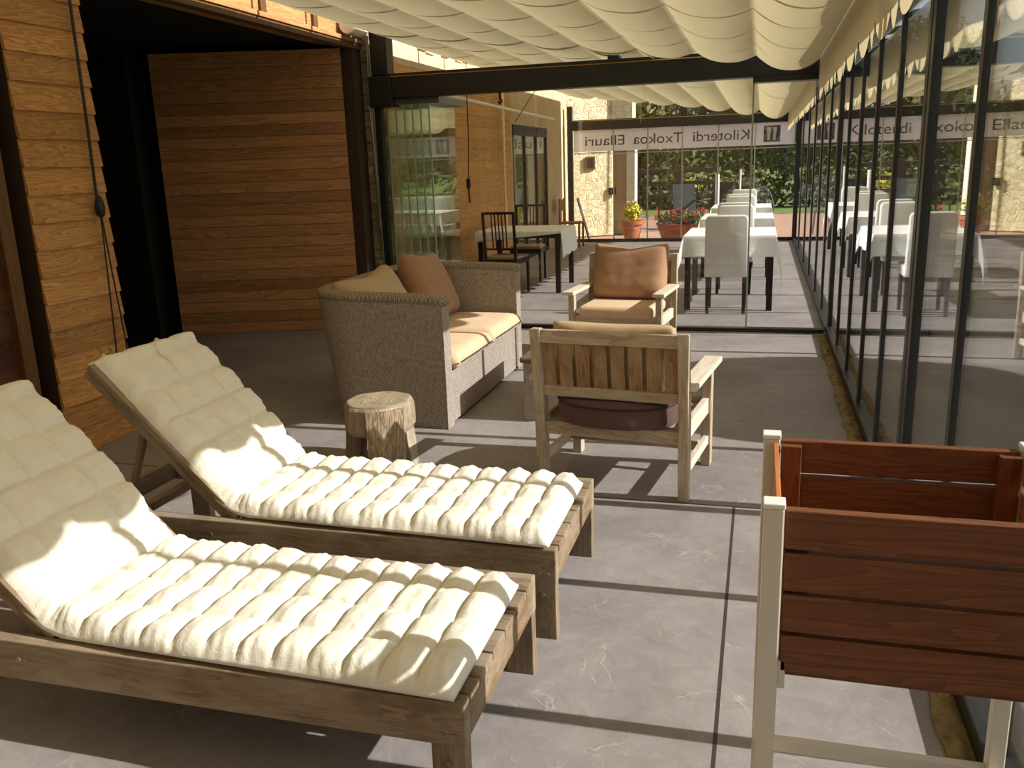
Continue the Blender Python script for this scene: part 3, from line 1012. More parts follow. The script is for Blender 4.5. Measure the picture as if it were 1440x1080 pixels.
# ------------------------------------------------------------------ rattan sofa
def sofa():
    t = thing('rattan_sofa', 'grey rattan two-seat sofa with tan seat cushions by the doorway', 'sofa', (-2.2, 5.63, 0))
    X0, Y0 = -2.2, 5.63
    xf, xb = -1.78 - X0, -2.70 - X0
    ya, yb = 4.755 - Y0, 6.5 - Y0
    rc = .33
    # outer plan path from near front, round the back, to far front
    pts = [(xf, ya)]
    for k in range(13):
        a = -PI / 2 - k / 12 * PI / 2
        pts.append((xb + rc + rc * math.cos(a), ya + rc + rc * math.sin(a)))
    for k in range(13):
        a = PI - k / 12 * PI / 2
        pts.append((xb + rc + rc * math.cos(a), yb - rc + rc * math.sin(a)))
    pts.append((xf, yb))
    # resample
    segs = [0]
    for p, q in zip(pts, pts[1:]):
        segs.append(segs[-1] + math.dist(p, q))
    TOT = segs[-1]
    def at(u):
        s = u * TOT
        for i in range(len(pts) - 1):
            if s <= segs[i + 1] + 1e-9:
                k = (s - segs[i]) / max(1e-9, segs[i + 1] - segs[i])
                p, q = Vector(pts[i]), Vector(pts[i + 1])
                d = (q - p).normalized()
                return p.lerp(q, k), Vector((-d.y, d.x)), s
        return Vector(pts[-1]), Vector((0, 1)), TOT
    def hgt(u):
        # back a little higher than the arm fronts
        return .785 + .03 * math.sin(PI * u) ** .5 if 0 < u < 1 else .785
    th = .115
    # cross profile: outer bottom, outer top, inner top, inner bottom
    def prof(v, u):
        h = hgt(u)
        if v < .45:
            q = v / .45
            return -.10 * math.sin(PI * u) ** .7 * (1 - q) ** 1.4 + .015 * q ** 3, h * q            # flares out toward the top
        if v < .55:
            q = (v - .45) / .1
            return .015 - (th + .015) * q, h
        q = (v - .55) / .45
        return -th + .0 * q, h * (1 - q)
    NV = 40
    lens = [0]
    for j in range(NV):
        a, b = prof(j / NV, .5), prof((j + 1) / NV, .5)
        lens.append(lens[-1] + math.dist(a, b))
    def f(u, v):
        p, n, s = at(u)
        o, z = prof(v, u)
        q = p + n * o
        # the front faces of the arms stay flat
        if u in (0, 1):
            q.x = xf
        return Vector((q.x, q.y, z))
    mb = MB()
    V = mb.grid(f, 90, NV, uvf=lambda u, v: (u * TOT, lens[round(v * NV)]))
    for i in (0, 90):
        fc = mb.bm.faces.new([V[i][j] for j in range(NV + 1)])
        for lp in fc.loops:
            lp[mb.uv].uv = (lp.vert.co.y, lp.vert.co.z)
    mb.build('shell', M['rattan'], t)
    # thick rolled rim along the top
    mb = MB()
    n = 12
    def g(u, v):
        p, nn, s = at(u)
        h = hgt(u)
        a = 2 * PI * v
        off = -.05 + .07 * math.copysign(abs(math.cos(a)) ** .6, math.cos(a))
        return Vector((p.x + nn.x * off + (.002 if u in (0, 1) else 0), p.y + nn.y * off, h - .006 + .03 * math.copysign(abs(math.sin(a)) ** .6, math.sin(a))))
    V = mb.grid(g, 90, n, uvf=lambda u, v: (v * .42, u * TOT))
    for i in (0, 90):
        fc = mb.bm.faces.new([V[i][j] for j in range(n)])
        for lp in fc.loops:
            lp[mb.uv].uv = (lp.vert.co.y, lp.vert.co.z)
    mb.build('rim', M['rattan_rim'], t, smooth=True)
    # front apron and seat deck
    def ap(u, v):
        return Vector((xf - .003, ya + .02 + (yb - ya - .04) * u, .02 + .32 * v))
    mb = MB()
    mb.grid(ap, 40, 10, uvf=lambda u, v: (u * (yb - ya - .2), v * .33))
    mb.build('apron', M['rattan'], t)
    MB().box(xb + .27, xf - .03, ya + .1, yb - .1, .28, .335).build('seat_deck', M['rattan_rim'], t)
    # seat cushions
    ym = (ya + yb) / 2 - .005
    for a, b in ((ya + .118, ym - .003), (ym + .003, yb - .118)):
        w, l = b - a, .72
        def cu(u, v):
            # closed superellipse pillow
            return None
        mb = MB()
        NXX, NYY = 26, 26
        x0c, x1c = xf - .70, xf + .045
        def top(u, v):
            x = x0c + (x1c - x0c) * u
            y = a + w * v
            e = min(1, min(u, 1 - u) / .13, min(v, 1 - v) / .10)
            e = math.sqrt(max(0, 1 - (1 - e) ** 2))
            return Vector((x, y, .385 + .068 * e + .012 * math.sin(PI * u) * math.sin(PI * v)))
        def bot(u, v):
            x = x0c + (x1c - x0c) * u
            y = a + w * v
            e = min(1, min(u, 1 - u) / .13, min(v, 1 - v) / .10)
            e = math.sqrt(max(0, 1 - (1 - e) ** 2))
            return Vector((x, y, .385 - .05 * e))
        mb.grid(top, NXX, NYY)
        mb.grid(bot, NXX, NYY)
        bmesh.ops.remove_doubles(mb.bm, verts=mb.bm.verts, dist=.0006)
        sc_ = mb.build('seat_cushion', M['tan'], t, smooth=True)
        MB().tube([(x1c - .004, a + .04, .385), (x1c, a + w / 2, .384), (x1c - .004, b - .04, .385)], .006, 6).build('piping', M['piping'], sc_)
    for x in (xb + .34, xf - .08):
        for y in (ya + .14, yb - .14):
            MB().box(x - .03, x + .03, y - .02, y + .02, 0, .03).build('foot', M['piping'], t)
    return t


sofa()


def pillow(name, mat, w, h, d, sag=0.0, seed=0):
    """upholstered cushion standing on its lower edge: local x thickness, y width, z height"""
    mb = MB()
    N = 28
    def side(sg):
        def f(u, v):
            a, b = 2 * u - 1, 2 * v - 1
            # corners pull out into points, edges pull in
            pin = 1
            y = a * w / 2 * (1 - .03 * (1 - b * b)) * (1 - .05 * (a * b) ** 6)
            z = h / 2 + b * h / 2 * (1 - .05 * (1 - a * a) * (1 if b > 0 else .3)) * (1 - .05 * (a * b) ** 6)
            e = max(0, (1 - a ** 6)) ** .5 * max(0, (1 - b ** 6)) ** .5
            t = d / 2 * e * (1 - .22 * b) + .006 * noise.noise(Vector((a * 3 + seed, b * 3, sg))) * e
            z -= sag * (1 - abs(a)) * max(0, b) ** 2
            return Vector((sg * t, y, z))
        return f
    mb.grid(side(1), N, N)
    mb.grid(side(-1), N, N)
    bmesh.ops.remove_doubles(mb.bm, verts=mb.bm.verts, dist=.0006)
    return mb


o = pillow('sofa_cushion', None, .70, .53, .24, .03, 3).build('sofa_cushion', M['brown_cush'], smooth=True)
o.location = (-2.27, 6.02, .45)
o.rotation_euler = (R(-5), R(-20), R(6))
tag(o, 'plump brown back cushion leaning at the far end of the rattan sofa', 'cushion', 'sofa back cushions')
o = pillow('sofa_cushion', None, .72, .50, .24, .05, 8).build('sofa_cushion', M['beige_cush'], smooth=True)
o.location = (-2.33, 5.28, .45)
o.rotation_euler = (R(3), R(-26), R(-4))
tag(o, 'slumped beige back cushion at the near end of the rattan sofa', 'cushion', 'sofa back cushions')

# wicker table
t = thing('wicker_table', 'low grey wicker table half hidden behind the near armchair', 'table', (-1.06, 5.5, 0))
mb = MB()
ring = [(-.31, -.48), (.31, -.48), (.31, .48), (-.31, .48)]
per = [0, .62, 1.58, 2.2, 3.16]
def wt(u, v):
    s = u * 4
    k = min(3, int(s))
    q = s - k
    a, b = ring[k], ring[(k + 1) % 4]
    return Vector((a[0] + (b[0] - a[0]) * q, a[1] + (b[1] - a[1]) * q, .37 * v))
mb.grid(wt, 40, 8, uvf=lambda u, v: (per[int(u * 4 + 1e-6)] if abs(u * 4 - round(u * 4)) < 1e-6 else u * 3.16, v * .37))
mb.build('body', M['rattan'], t)
MB().box(-.33, .33, -.50, .50, .37, .405).build('top', M['rattan_rim'], t, bevel=.012)

# ------------------------------------------------------------------ log stool
t = thing('log_stool', 'rough log stool with chunky split legs beside the far lounger', 'stool', (-1.935, 4.12, 0), R(8))
mb = MB()
prof = [(.175, .19), (.19, .22), (.192, .28), (.188, .335), (.178, .352)]
mb.lathe(prof, n=40, wob=.12)
for v in mb.bm.verts:
    a = math.atan2(v.co.y, v.co.x)
    k = 1 + .02 * noise.noise(Vector((a * 7, v.co.z * 3, 2)))
    v.co.x *= k
    v.co.y *= k
mb.build('trunk', M['log'], t, bevel=.006)
mb = MB()
mb.lathe([(.178, .345), (.176, .356), (.16, .358), (.1, .352), (.02, .35)], n=40, wob=.12)
mb.build('seat', M['log_top'], t, smooth=True)
def wedge(a0, a1, r0, r1, z1, lean):
    mb = MB()
    N = 10
    def f(u, v):
        aa = a0 + (a1 - a0) * min(1, max(0, (u - .0)))
        k = 1 + .05 * noise.noise(Vector((aa * 9, v * 2, 1))) 
        r = (r1 + lean * (1 - v)) * k
        return Vector((r * math.cos(aa), r * math.sin(aa), z1 * v))
    def g(u, v):
        aa = a0 + (a1 - a0) * u
        r = r0 + lean * (1 - v)
        return Vector((r * math.cos(aa), r * math.sin(aa), z1 * v))
    A_ = mb.grid(f, N, 8)
    B_ = mb.grid(g, N, 8)
    for j in range(8):
        for i in (0, N):
            mb.bm.faces.new((A_[i][j], A_[i][j + 1], B_[i][j + 1], B_[i][j]))
    for i in range(N):
        for j in (0, 8):
            mb.bm.faces.new((A_[i][j], A_[i + 1][j], B_[i + 1][j], B_[i][j]))
    return mb
wedge(R(-92), R(-36), .09, .206, .342, .004).build('leg', M['log_split'], t)['label'] = 'broad splintered pale leg'
wedge(R(-22), R(22), .1, .178, .2, .02).build('leg', M['log'], t)
wedge(R(150), R(205), .1, .178, .2, .02).build('leg', M['log'], t)
wedge(R(70), R(115), .1, .178, .2, .02).build('leg', M['log'], t)

# ------------------------------------------------------------------ armchairs
def make_armchair():
    """origin on the floor; the sitter looks toward +Y"""
    t = thing('wooden_armchair', '', 'armchair', group='weathered wooden armchairs')
    w = .35
    for s in (-1, 1):
        # rear leg runs up into the back post
        MB().prism([(-.30, 0), (-.235, 0), (-.25, .42), (-.305, .80), (-.36, .80), (-.315, .42)], s * w - .024, s * w + .024, 'x').build('leg', M['old_teak'], t, bevel=.004)
        MB().box(s * w - .024, s * w + .024, .235, .295, 0, .535).build('leg', M['old_teak'], t, bevel=.004)
        MB().box(s * (w + .01) - .046, s * (w + .01) + .046, -.30, .35, .535, .562).build('armrest', M['old_teak_y'], t, bevel=.004)
        MB().box(s * (w - .005) - .016, s * (w - .005) + .016, -.255, .24, .285, .365).build('side_rail', M['old_teak_y'], t, bevel=.003)
        MB().box(s * w - .014, s * w + .014, -.245, .24, .12, .165).build('stretcher', M['old_teak_y'], t, bevel=.003)
    MB().box(-w + .022, w - .022, -.29, -.262, .272, .335).build('seat_rail', M['old_teak_x'], t, bevel=.003)
    MB().box(-w + .022, w - .022, .245, .275, .285, .365).build('seat_rail', M['old_teak_x'], t, bevel=.003)
    MB().box(-w + .012, w - .012, .10, .13, .125, .175).build('stretcher', M['old_teak_x'], t, bevel=.003)
    sl = MB()
    for k in range(5):
        y = -.22 + k * .095
        sl.box(-w + .01, w - .01, y, y + .075, .318, .335)
    sl.build('seat_slats', M['old_teak_x'], t, bevel=.002)
    # back frame leans with the posts
    def by(z):
        return -.2825 - .045 * (z - .42) / .36
    MB().beam((-w + .023, by(.765), .765), (w - .023, by(.765), .765), .03, .062).build('top_rail', M['old_teak_x'], t, bevel=.003)
    MB().beam((-w + .023, by(.495), .495), (w - .023, by(.495), .495), .03, .05).build('lower_rail', M['old_teak_x'], t, bevel=.003)
    n = 8
    for k in range(n):
        x = -w + .055 + (2 * w - .11) * k / (n - 1)
        MB().beam((x, by(.51) + .004, .515), (x, by(.74) + .004, .742), .066, .016, up=(0, 1, 0)).build('back_slat', M['teak_slat'], t, bevel=.002)
    # thick round-edged seat cushion bulging out behind
    mb = MB()
    def cs(u, v):
        prof = [(0, .338), (.90, .338), (.975, .345), (1.0, .362), (1.005, .40), (1.0, .436), (.985, .447), (.93, .455), (.6, .468), (0, .474)]
        q = v * (len(prof) - 1)
        i = min(len(prof) - 2, int(q))
        k = q - i
        sc = prof[i][0] + (prof[i + 1][0] - prof[i][0]) * k
        z = prof[i][1] + (prof[i + 1][1] - prof[i][1]) * k
        c_, s_ = math.cos(2 * PI * u), math.sin(2 * PI * u)
        rr = (abs(c_) ** 2.5 + abs(s_) ** 2.5) ** (-1 / 2.5)
        return Vector((c_ * rr * .312 * sc, -.035 + s_ * rr * .345 * sc, z))
    mb.grid(cs, 56, 18, closed_u=True)
    bmesh.ops.remove_doubles(mb.bm, verts=mb.bm.verts, dist=.0008)
    return t, mb


a1, mb = make_armchair()
a2 = dup(a1, 'weathered wooden armchair facing the camera in front of the glass partition')
seat1 = mb.build('seat_cushion', M['plum'], a1, smooth=True)
seat1['label'] = 'dark plum seat cushion bulging behind the rail'
ring_pts = []
for k in range(48):
    a = 2 * PI * k / 48
    c_, s_ = math.cos(a), math.sin(a)
    q = (abs(c_) ** 2.5 + abs(s_) ** 2.5) ** (-1 / 2.5)
    ring_pts.append((c_ * q * .312, -.035 + s_ * q * .345, .443))
MB().tube(ring_pts, .006, 6, closed=True).build('piping', M['piping'], seat1)
b1 = pillow('back_cushion', None, .61, .43, .12, .0, 5).build('back_cushion', M['beige_cush'], a1, smooth=True, loc=(0, -.185, .405))
b1.rotation_euler = (0, R(-8), R(90))
a1.location = (-.61, 4.19, 0)
a1.rotation_euler.z = R(-7.5)
a1['label'] = 'weathered wooden armchair with plum seat seen from behind, nearest the loungers'
s2 = MB()
s2.box(-.30, .30, -.24, .30, .345, .445)
s2.build('seat_cushion', M['tan'], a2, bevel=.04, segs=5, smooth=True)
b2 = pillow('back_cushion', None, .64, .48, .21, .045, 9).build('back_cushion', M['brown_cush'], a2, smooth=True, loc=(0, -.17, .43))
b2.rotation_euler = (0, R(-13), R(90))
a2.location = (-1.045, 6.98, 0)
a2.rotation_euler.z = R(180 - 6)

# ------------------------------------------------------------------ raised planter
t = thing('raised_planter', 'raised wooden planter box on pale metal legs beside the glass wall', 'planter', (.285, 1.645, 0))
px, py = .285, 1.645
bw, bd = .245, .195
for sx in (-1, 1):
    for sy in (-1, 1):
        lx, ly = sx * (bw - .0), sy * bd
        lg = MB().box(lx - .017, lx + .017, ly - .017, ly + .017, 0, .972).build('leg', M['planter_leg'], t, bevel=.003)
        MB().box(lx - .0185, lx + .0185, ly - .0185, ly + .0185, .972, .982).build('cap', M['white_paint'], lg, bevel=.002)
z0, ph, gap = .664, .0705, .0075
for k in range(4):
    za = z0 + k * (ph + gap)
    for sy in (-1, 1):
        MB().box(-bw + .02, bw + .09 if sy < 0 else bw - .02, sy * bd - .010, sy * bd + .010, za, za + ph).build('board', M['planter_wood'], t, bevel=.002)
    for sx in (-1, 1):
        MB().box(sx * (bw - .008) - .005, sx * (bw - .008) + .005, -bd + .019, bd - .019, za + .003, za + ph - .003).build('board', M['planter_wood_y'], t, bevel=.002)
for sx in (-1, 1):
    for sy in (-1, 1):
        MB().box(sx * (bw - .04) - .02, sx * (bw - .04) + .02, sy * (bd - .02) - .009, sy * (bd - .02) + .009, z0, .962).build('batten', M['planter_wood_z'], t, bevel=.002)
MB().box(-bw + .016, -bw + .03, -bd - .01, -bd + .02, z0 - .035, z0 + .02).build('bracket', M['planter_leg'], t, bevel=.002)
MB().box(-bw + .02, bw - .02, -bd + .012, bd - .012, .645, .664).build('floor_panel', M['planter_wood'], t)
for sy in (-1, 1):
    MB().box(-bw + .016, bw - .016, sy * bd - .012, sy * bd + .012, .215, .245).build('crossbar', M['planter_leg'], t, bevel=.002)
for sx in (-1, 1):
    MB().box(sx * bw - .012, sx * bw + .012, -bd + .016, bd - .016, .215, .245).build('crossbar', M['planter_leg'], t, bevel=.002)

# ------------------------------------------------------------------ dining furniture
def cloth_mesh(w, l, h, drop, seed=0, skew=0):
    """cloth draped over a table w x l; corners hang as folded points"""
    mb = MB()
    N = 96
    ow, ol = w / 2 + drop, l / 2 + drop
    def f(u, v):
        a = -ow + 2 * ow * u
        b = -ol + 2 * ol * v
        a += skew * (b / ol) * .5
        ea, eb = max(0, abs(a) - w / 2), max(0, abs(b) - l / 2)
        sa, sb = (1 if a > 0 else -1), (1 if b > 0 else -1)
        x = min(abs(a), w / 2) * sa
        y = min(abs(b), l / 2) * sb
        if ea and eb:
            d = math.hypot(ea, eb)
            # corner: hangs straight down, folds out along the diagonal
            k = min(ea, eb) / d
            x += sa * (.006 + .05 * ea + .85 * min(ea, eb) * k * (1 - .6 * min(ea, eb) / drop))
            y += sb * (.006 + .05 * eb + .85 * min(ea, eb) * k * (1 - .6 * min(ea, eb) / drop))
            z = h - d * (1 + .75 * (min(ea, eb) / max(ea, eb)) ** 1.2)
        else:
            d = ea + eb
            wv = .012 * math.sin((x if eb else y) * 14 + seed) * d / max(drop, .01)
            x += sa * (.006 + .05 * d + wv) if ea else 0
            y += sb * (.006 + .05 * d + wv) if eb else 0
            z = h - d
        return Vector((x, y, z + .004))
    mb.grid(f, N, N)
    bmesh.ops.recalc_face_normals(mb.bm, faces=mb.bm.faces)
    return mb


def make_table(w, l, h, label, loc, rotz=0, group=None):
    t = thing('dining_table', label, 'table', loc, rotz, group)
    MB().box(-w / 2, w / 2, -l / 2, l / 2, h - .03, h).build('tabletop', M['dark_wood'], t, bevel=.003)
    MB().box(-w / 2 + .04, w / 2 - .04, -l / 2 + .04, l / 2 - .04, h - .09, h - .03).build('apron', M['dark_wood'], t)
    for sx in (-1, 1):
        for sy in (-1, 1):
            x, y = sx * (w / 2 - .035), sy * (l / 2 - .035)
            MB().box(x - .03, x + .03, y - .03, y + .03, 0, h - .03).build('leg', M['dark_wood'], t, bevel=.003)
    return t


def make_cover_chair():
    """cloth-covered dining chair; the sitter looks toward +Y"""
    t = thing('covered_chair', '', 'chair', group='white covered dining chairs')
    for sx in (-1, 1):
        for y, lean in ((-.18, -.02), (.2, 0)):
            MB().beam((sx * .18, y + lean, 0), (sx * .18, y, .46), .034, .034, w2=.042, h2=.042).build('leg', M['dark_wood'], t, bevel=.003)
    mb = MB()
    # back slab with a slightly rounded top
    mb.prism([(-.215, .38), (.215, .38), (.207, .95), (.195, .985), (.16, .997), (-.16, .997), (-.195, .985), (-.207, .95)], -.25, -.18, 'y')
    for v in mb.bm.verts:
        v.co.y -= (v.co.z - .45) * .06
    mb.build('back_cover', M['chair_cover'], t, bevel=.018, segs=3, smooth=True)
    mb = MB()
    mb.box(-.215, .215, -.19, .235, .375, .485)
    mb.build('seat_cover', M['chair_cover'], t, bevel=.02, segs=3, smooth=True)
    return t


TX = -.30
tabs = [(9.82, 1.14, 'near'), (12.45, 1.1, 'middle'), (15.05, 1.1, 'far')]
tl = {'near': 'first white-clothed dining table behind the glass partition', 'middle': 'second white-clothed dining table down the row',
      'far': 'last white-clothed dining table before the far glass wall'}
cl = {'near': 'white cloth draped over the nearest table of the row on the right', 'middle': 'white cloth draped over the middle table of the row on the right',
      'far': 'white cloth on the last table before the far glass wall'}
def crisp(o):
    o.data.set_sharp_from_angle(angle=R(38))
    return o


for k, (y, l, nm) in enumerate(tabs):
    make_table(.90, l, .765, tl[nm], (TX, y, 0), 0, 'dining tables in the row')
    o = cloth_mesh(.92, l + .02, .768, .215, seed=k * 2.1).build('tablecloth', M['white_cloth'], smooth=True, loc=(TX, y, 0))
    crisp(o)
    so = o.modifiers.new('s', 'SOLIDIFY')
    so.thickness = .003
    tag(o, cl[nm], 'tablecloth', 'white tablecloths of the row')
c0 = make_cover_chair()
spots = [(9.23, 0, 'nearest white-covered chair, its plain back to the camera'),
         (10.62, 180, 'white-covered chair facing the camera across the nearest table'),
         (11.75, 0, 'white-covered chair with its back to the camera at the middle table'),
         (13.22, 180, 'white-covered chair facing the camera across the middle table'),
         (14.4, 0, 'white-covered chair with its back to the camera at the last table'),
         (15.85, 180, 'white-covered chair facing the camera by the far glass')]
for k, (y, rz, lab) in enumerate(spots):
    o = c0 if k == 0 else dup(c0, lab)
    o['label'] = lab
    o.location = (-.315 if rz == 0 else -.28, y, 0)
    o.rotation_euler.z = R(rz)

# the dark table at the left with ladder-back chairs
make_table(1.04, 1.0, .755, 'dark dining table under a skewed white cloth by the left wall', (-2.86, 10.86, 0), R(2))
mb = MB()
def ck(u, v):
    w, l, h = 1.06, 1.02, .758
    a = -.62 + 1.40 * u
    b = -.60 + 1.22 * v
    # the cloth hangs long on the right, short at the front
    a2 = a + .0
    xx = max(-w / 2, min(w / 2, a2))
    yy = max(-l / 2, min(l / 2, b))
    ea, eb = abs(a2 - xx), abs(b - yy)
    k = .45 + .9 * max(0, (a + .3))
    d = ea * (1.25 if a > 0 else .9) + eb * (1.0 if b > 0 else (1.35 - 1.0 * max(0, min(1, (a + .5)))) )
    z = h - d + .01 * math.sin(b * 16) * (1 if ea > .03 else 0)
    sx = (.008 + .10 * ea) * (1 if a2 > 0 else -1) if ea else 0
    sy = (.008 + .05 * eb) * (1 if b > 0 else -1) if eb else 0
    return Vector((xx + sx, yy + sy, z))
mb.grid(ck, 90, 80)
o = mb.build('tablecloth', M['white_cloth'], smooth=True, loc=(-2.86, 10.86, 0), rotz=R(2))
crisp(o)
so = o.modifiers.new('s', 'SOLIDIFY')
so.thickness = .003
tag(o, 'skewed white cloth hanging in a point from the dark table at left', 'tablecloth')


def make_ladder_chair():
    t = thing('dining_chair', '', 'chair', group='dark spindle-back chairs')
    w = .195
    for s in (-1, 1):
        MB().prism([(-.21, 0), (-.18, 0), (-.185, .45), (-.235, 1.01), (-.262, 1.01), (-.218, .45)], s * w - .015, s * w + .015, 'x').build('leg', M['dark_wood'], t, bevel=.002)
        MB().beam((s * w, .2, 0), (s * w, .2, .44), .03, .03).build('leg', M['dark_wood'], t, bevel=.002)
        MB().beam((s * w, -.2, .41), (s * w, .2, .41), .022, .06).build('seat_rail', M['dark_wood'], t)
    for y in (-.195, .2):
        MB().beam((-w, y, .41), (w, y, .41), .022, .06).build('seat_rail', M['dark_wood'], t)
    MB().beam((-w, -.248, .995), (w, -.248, .995), .024, .03).build('top_rail', M['dark_wood'], t, bevel=.002)
    MB().beam((-w, -.205, .565), (w, -.205, .565), .02, .025).build('lower_rail', M['dark_wood'], t, bevel=.002)
    for k in range(5):
        x = -.09 + .045 * k
        MB().beam((x, -.206, .57), (x, -.247, .99), .014, .012).build('spindle', M['dark_wood'], t)
    MB().box(-w - .01, w + .01, -.19, .215, .44, .475).build('seat', M['seat_beige'], t, bevel=.012, segs=3)
    return t


k1 = make_ladder_chair()
k1.location = (-2.98, 10.32, 0)
k1.rotation_euler.z = R(-6)
k1['label'] = 'dark spindle-back chair on the camera side of the dark table'
k2 = dup(k1, 'dark spindle-back chair on the far side of the dark table', (-3.05, 11.62, 0), R(184))

t = thing('wooden_chair', 'brown wooden chair against the plaster wall behind the dark table', 'chair', (-3.42, 16.3, 0), R(-90))
for sx in (-1, 1):
    MB().box(sx * .19 - .018, sx * .19 + .018, -.2, -.165, 0, .9).build('leg', M['chair_brown'], t, bevel=.003)
    MB().box(sx * .19 - .018, sx * .19 + .018, .165, .2, 0, .44).build('leg', M['chair_brown'], t, bevel=.003)
MB().box(-.21, .21, -.2, .21, .44, .47).build('seat', M['chair_brown'], t, bevel=.004)
MB().box(-.19, .19, -.195, -.17, .68, .88).build('backrest', M['chair_brown'], t, bevel=.004)

# ------------------------------------------------------------------ outdoors
o = MB().box(.66, 5, -3, YF, -.12, -.03).build('floor', M['paving'])
struct(o, 'grey paving outside the glass wall', 'ground')
o = MB().box(-14, 5, YF + .1, 25.5, -.12, -.02).build('floor', M['brick_paving'])
struct(o, 'reddish paved terrace beyond the far glass wall', 'ground')
mb = MB()
mb.box(-70, 90, 25.5, 120, -.12, -.04).box(5, 90, -40, 25.5, -.12, -.04)
o = mb.build('lawn', M['grass'])
tag(o, 'green lawn beyond the terrace', 'grass', kind='stuff')

# stone building beyond the far glass
t = thing('stone_building', 'pale stone building beyond the far glass wall', 'building', (-4, 18.9, 0))
MB().prism([(.93, .05), (.93, .7), (-4.2, .7), (-2.6, -1.95)], 0, 4.2).build('wall', M['stone'], t)
MB().box(.93, 1.36, 0, .5, 2.25, 4.2).build('wall', M['stone'], t)
MB().box(.93, 1.22, .22, .5, 0, 2.25).build('door', M['brown_plaster'], t)
MB().box(1.22, 1.40, .12, .5, 0, 2.25).build('corner', M['white_plaster'], t)  # white colour stands in for the sunlit return wall
fr = MB().prism([(.43, -.31), (.60, -.205), (.60, .0), (.43, .0)], 1.40, 1.66).build('window', M['brown_frame'], t, bevel=.004)
MB().prism([(.455, -.30), (.575, -.226), (.575, -.16), (.455, -.2)], 1.43, 1.63).build('pane', M['void'], fr)
MB().prism([(-4.2, .7), (-2.6, -2.1), (1.5, .0), (1.5, .7)], 4.2, 4.32).build('roof', M['brown_plaster'], t)
t = thing('wall_lamp', 'small dark square lamp on the edge of the pale stone wall', 'lamp', (-3.07, 18.93, .86))
MB().box(-.07, .09, -.08, .02, 0, .14).build('lamp_body', M['black_metal'], t, bevel=.006)
MB().box(-.03, .05, -.083, -.078, .03, .11).build('lamp_glass', M['grey_metal'], t)
o = MB().beam((-3.56, 17.6, .85), (-3.30, 17.5, .0), .05, .03).build('leaning_board', M['fence'])
tag(o, 'narrow dark board leaning against the stone wall outside', 'board')


def pot(label, x, y, r0, r1, h, mat, leafmat, lr, n, size, petals=0):
    t = thing('potted_plant', label, 'plant', (x, y, -.02))
    MB().lathe([(r0, 0), (r0 + (r1 - r0) * .8, h * .8), (r1 + .02, h * .82), (r1 + .02, h), (r1 - .02, h), (r1 - .03, h * .9)], n=28).build('pot', mat, t)
    mb = MB()
    for k in range(5):
        a = k * 2 * PI / 5
        mb.tube([(0, 0, h * .8), (.3 * lr * math.cos(a), .3 * lr * math.sin(a), h + lr * .8)], .006, 5)
    mb.build('stem', M['bark'], t)
    MB().leaves((0, 0, h + lr * .75), (lr, lr, lr * 1.05), n, size, .3, seed=int(x * 100)).build('foliage', leafmat, t, recalc=False)
    return t


pot('terracotta pot with a bright yellow-green shrub beyond the far glass', -2.52, 18.0, .145, .225, .38, M['terracotta'], M['leaf_yellow'], .22, 420, .05)
pot('reddish pot with a small plant outside the right glass wall', .95, 17.2, .13, .18, .36, M['red_pot'], M['leaf_green'], .18, 260, .045)
t = thing('flower_trough', 'red trough of red geraniums beyond the far glass', 'planter', (-1.55, 18.1, -.02))
mb = MB()
mb.prism([(-.36, 0), (.36, 0), (.46, .30), (-.46, .30)], -.14, .14, 'y')
mb.build('trough', M['red_pot'], t, bevel=.012)
mb = MB()
for k in range(6):
    mb.leaves((-.38 + .15 * k, random.uniform(-.04, .04), .38), (.15, .17, .15), 120, .045, .3, seed=k)
mb.build('foliage', M['leaf_green'], t, recalc=False)
mb = MB()
rnd = random.Random(5)
for k in range(46):
    c = (rnd.uniform(-.5, .5), rnd.uniform(-.17, .05), rnd.uniform(.36, .62))
    mb.leaves(c, (.03, .03, .025), 14, .022, .3, seed=100 + k)
mb.build('blossom', M['petal'], t, recalc=False)

# timber fence
t = thing('timber_fence', 'dark post-and-rail timber fence at the edge of the lawn', 'fence', (0, 24.2, 0))
for k, x in enumerate((-7.3, -5.6, -3.9, -2.1)):
    MB().box(x - .09, x + .09, -.07, .07, -.1, 1.38).build('post', M['fence'], t, bevel=.01)
for z in (1.25, .92, .58):
    MB().box(-8.2, -1.1, -.03, .03, z - .055, z + .055).build('rail', M['fence'], t, bevel=.006)
br = MB()
for k in range(9):
    x = -4.9 + .32 * k
    br.beam((x, .04, .0), (x, .04, 1.0), .05, .02)
br.build('upright', M['fence'], t)


def garden_chair(label, x, y, rz):
    t = thing('garden_chair', label, 'chair', (x, y, -.02), R(rz), 'black garden chairs on the terrace')
    for s in (-1, 1):
        MB().tube([(s * .25, .26, 0), (s * .25, .24, .42), (s * .25, -.2, .40), (s * .25, -.36, 1.0)], .016, 8).build('side_frame', M['mesh_black'], t)
        MB().tube([(s * .25, -.28, 0), (s * .25, -.1, .40)], .016, 8).build('leg', M['mesh_black'], t)
        MB().box(s * .25 - .025, s * .25 + .025, -.28, .25, .62, .645).build('armrest', M['grey_metal'], t, bevel=.004)
    MB().beam((0, .24, .42), (0, -.2, .40), .5, .02).build('seat', M['mesh_black'], t)
    MB().beam((0, -.2, .42), (0, -.36, 1.0), .5, .018, up=(0, 1, 0)).build('backrest', M['mesh_black'], t)
    return t


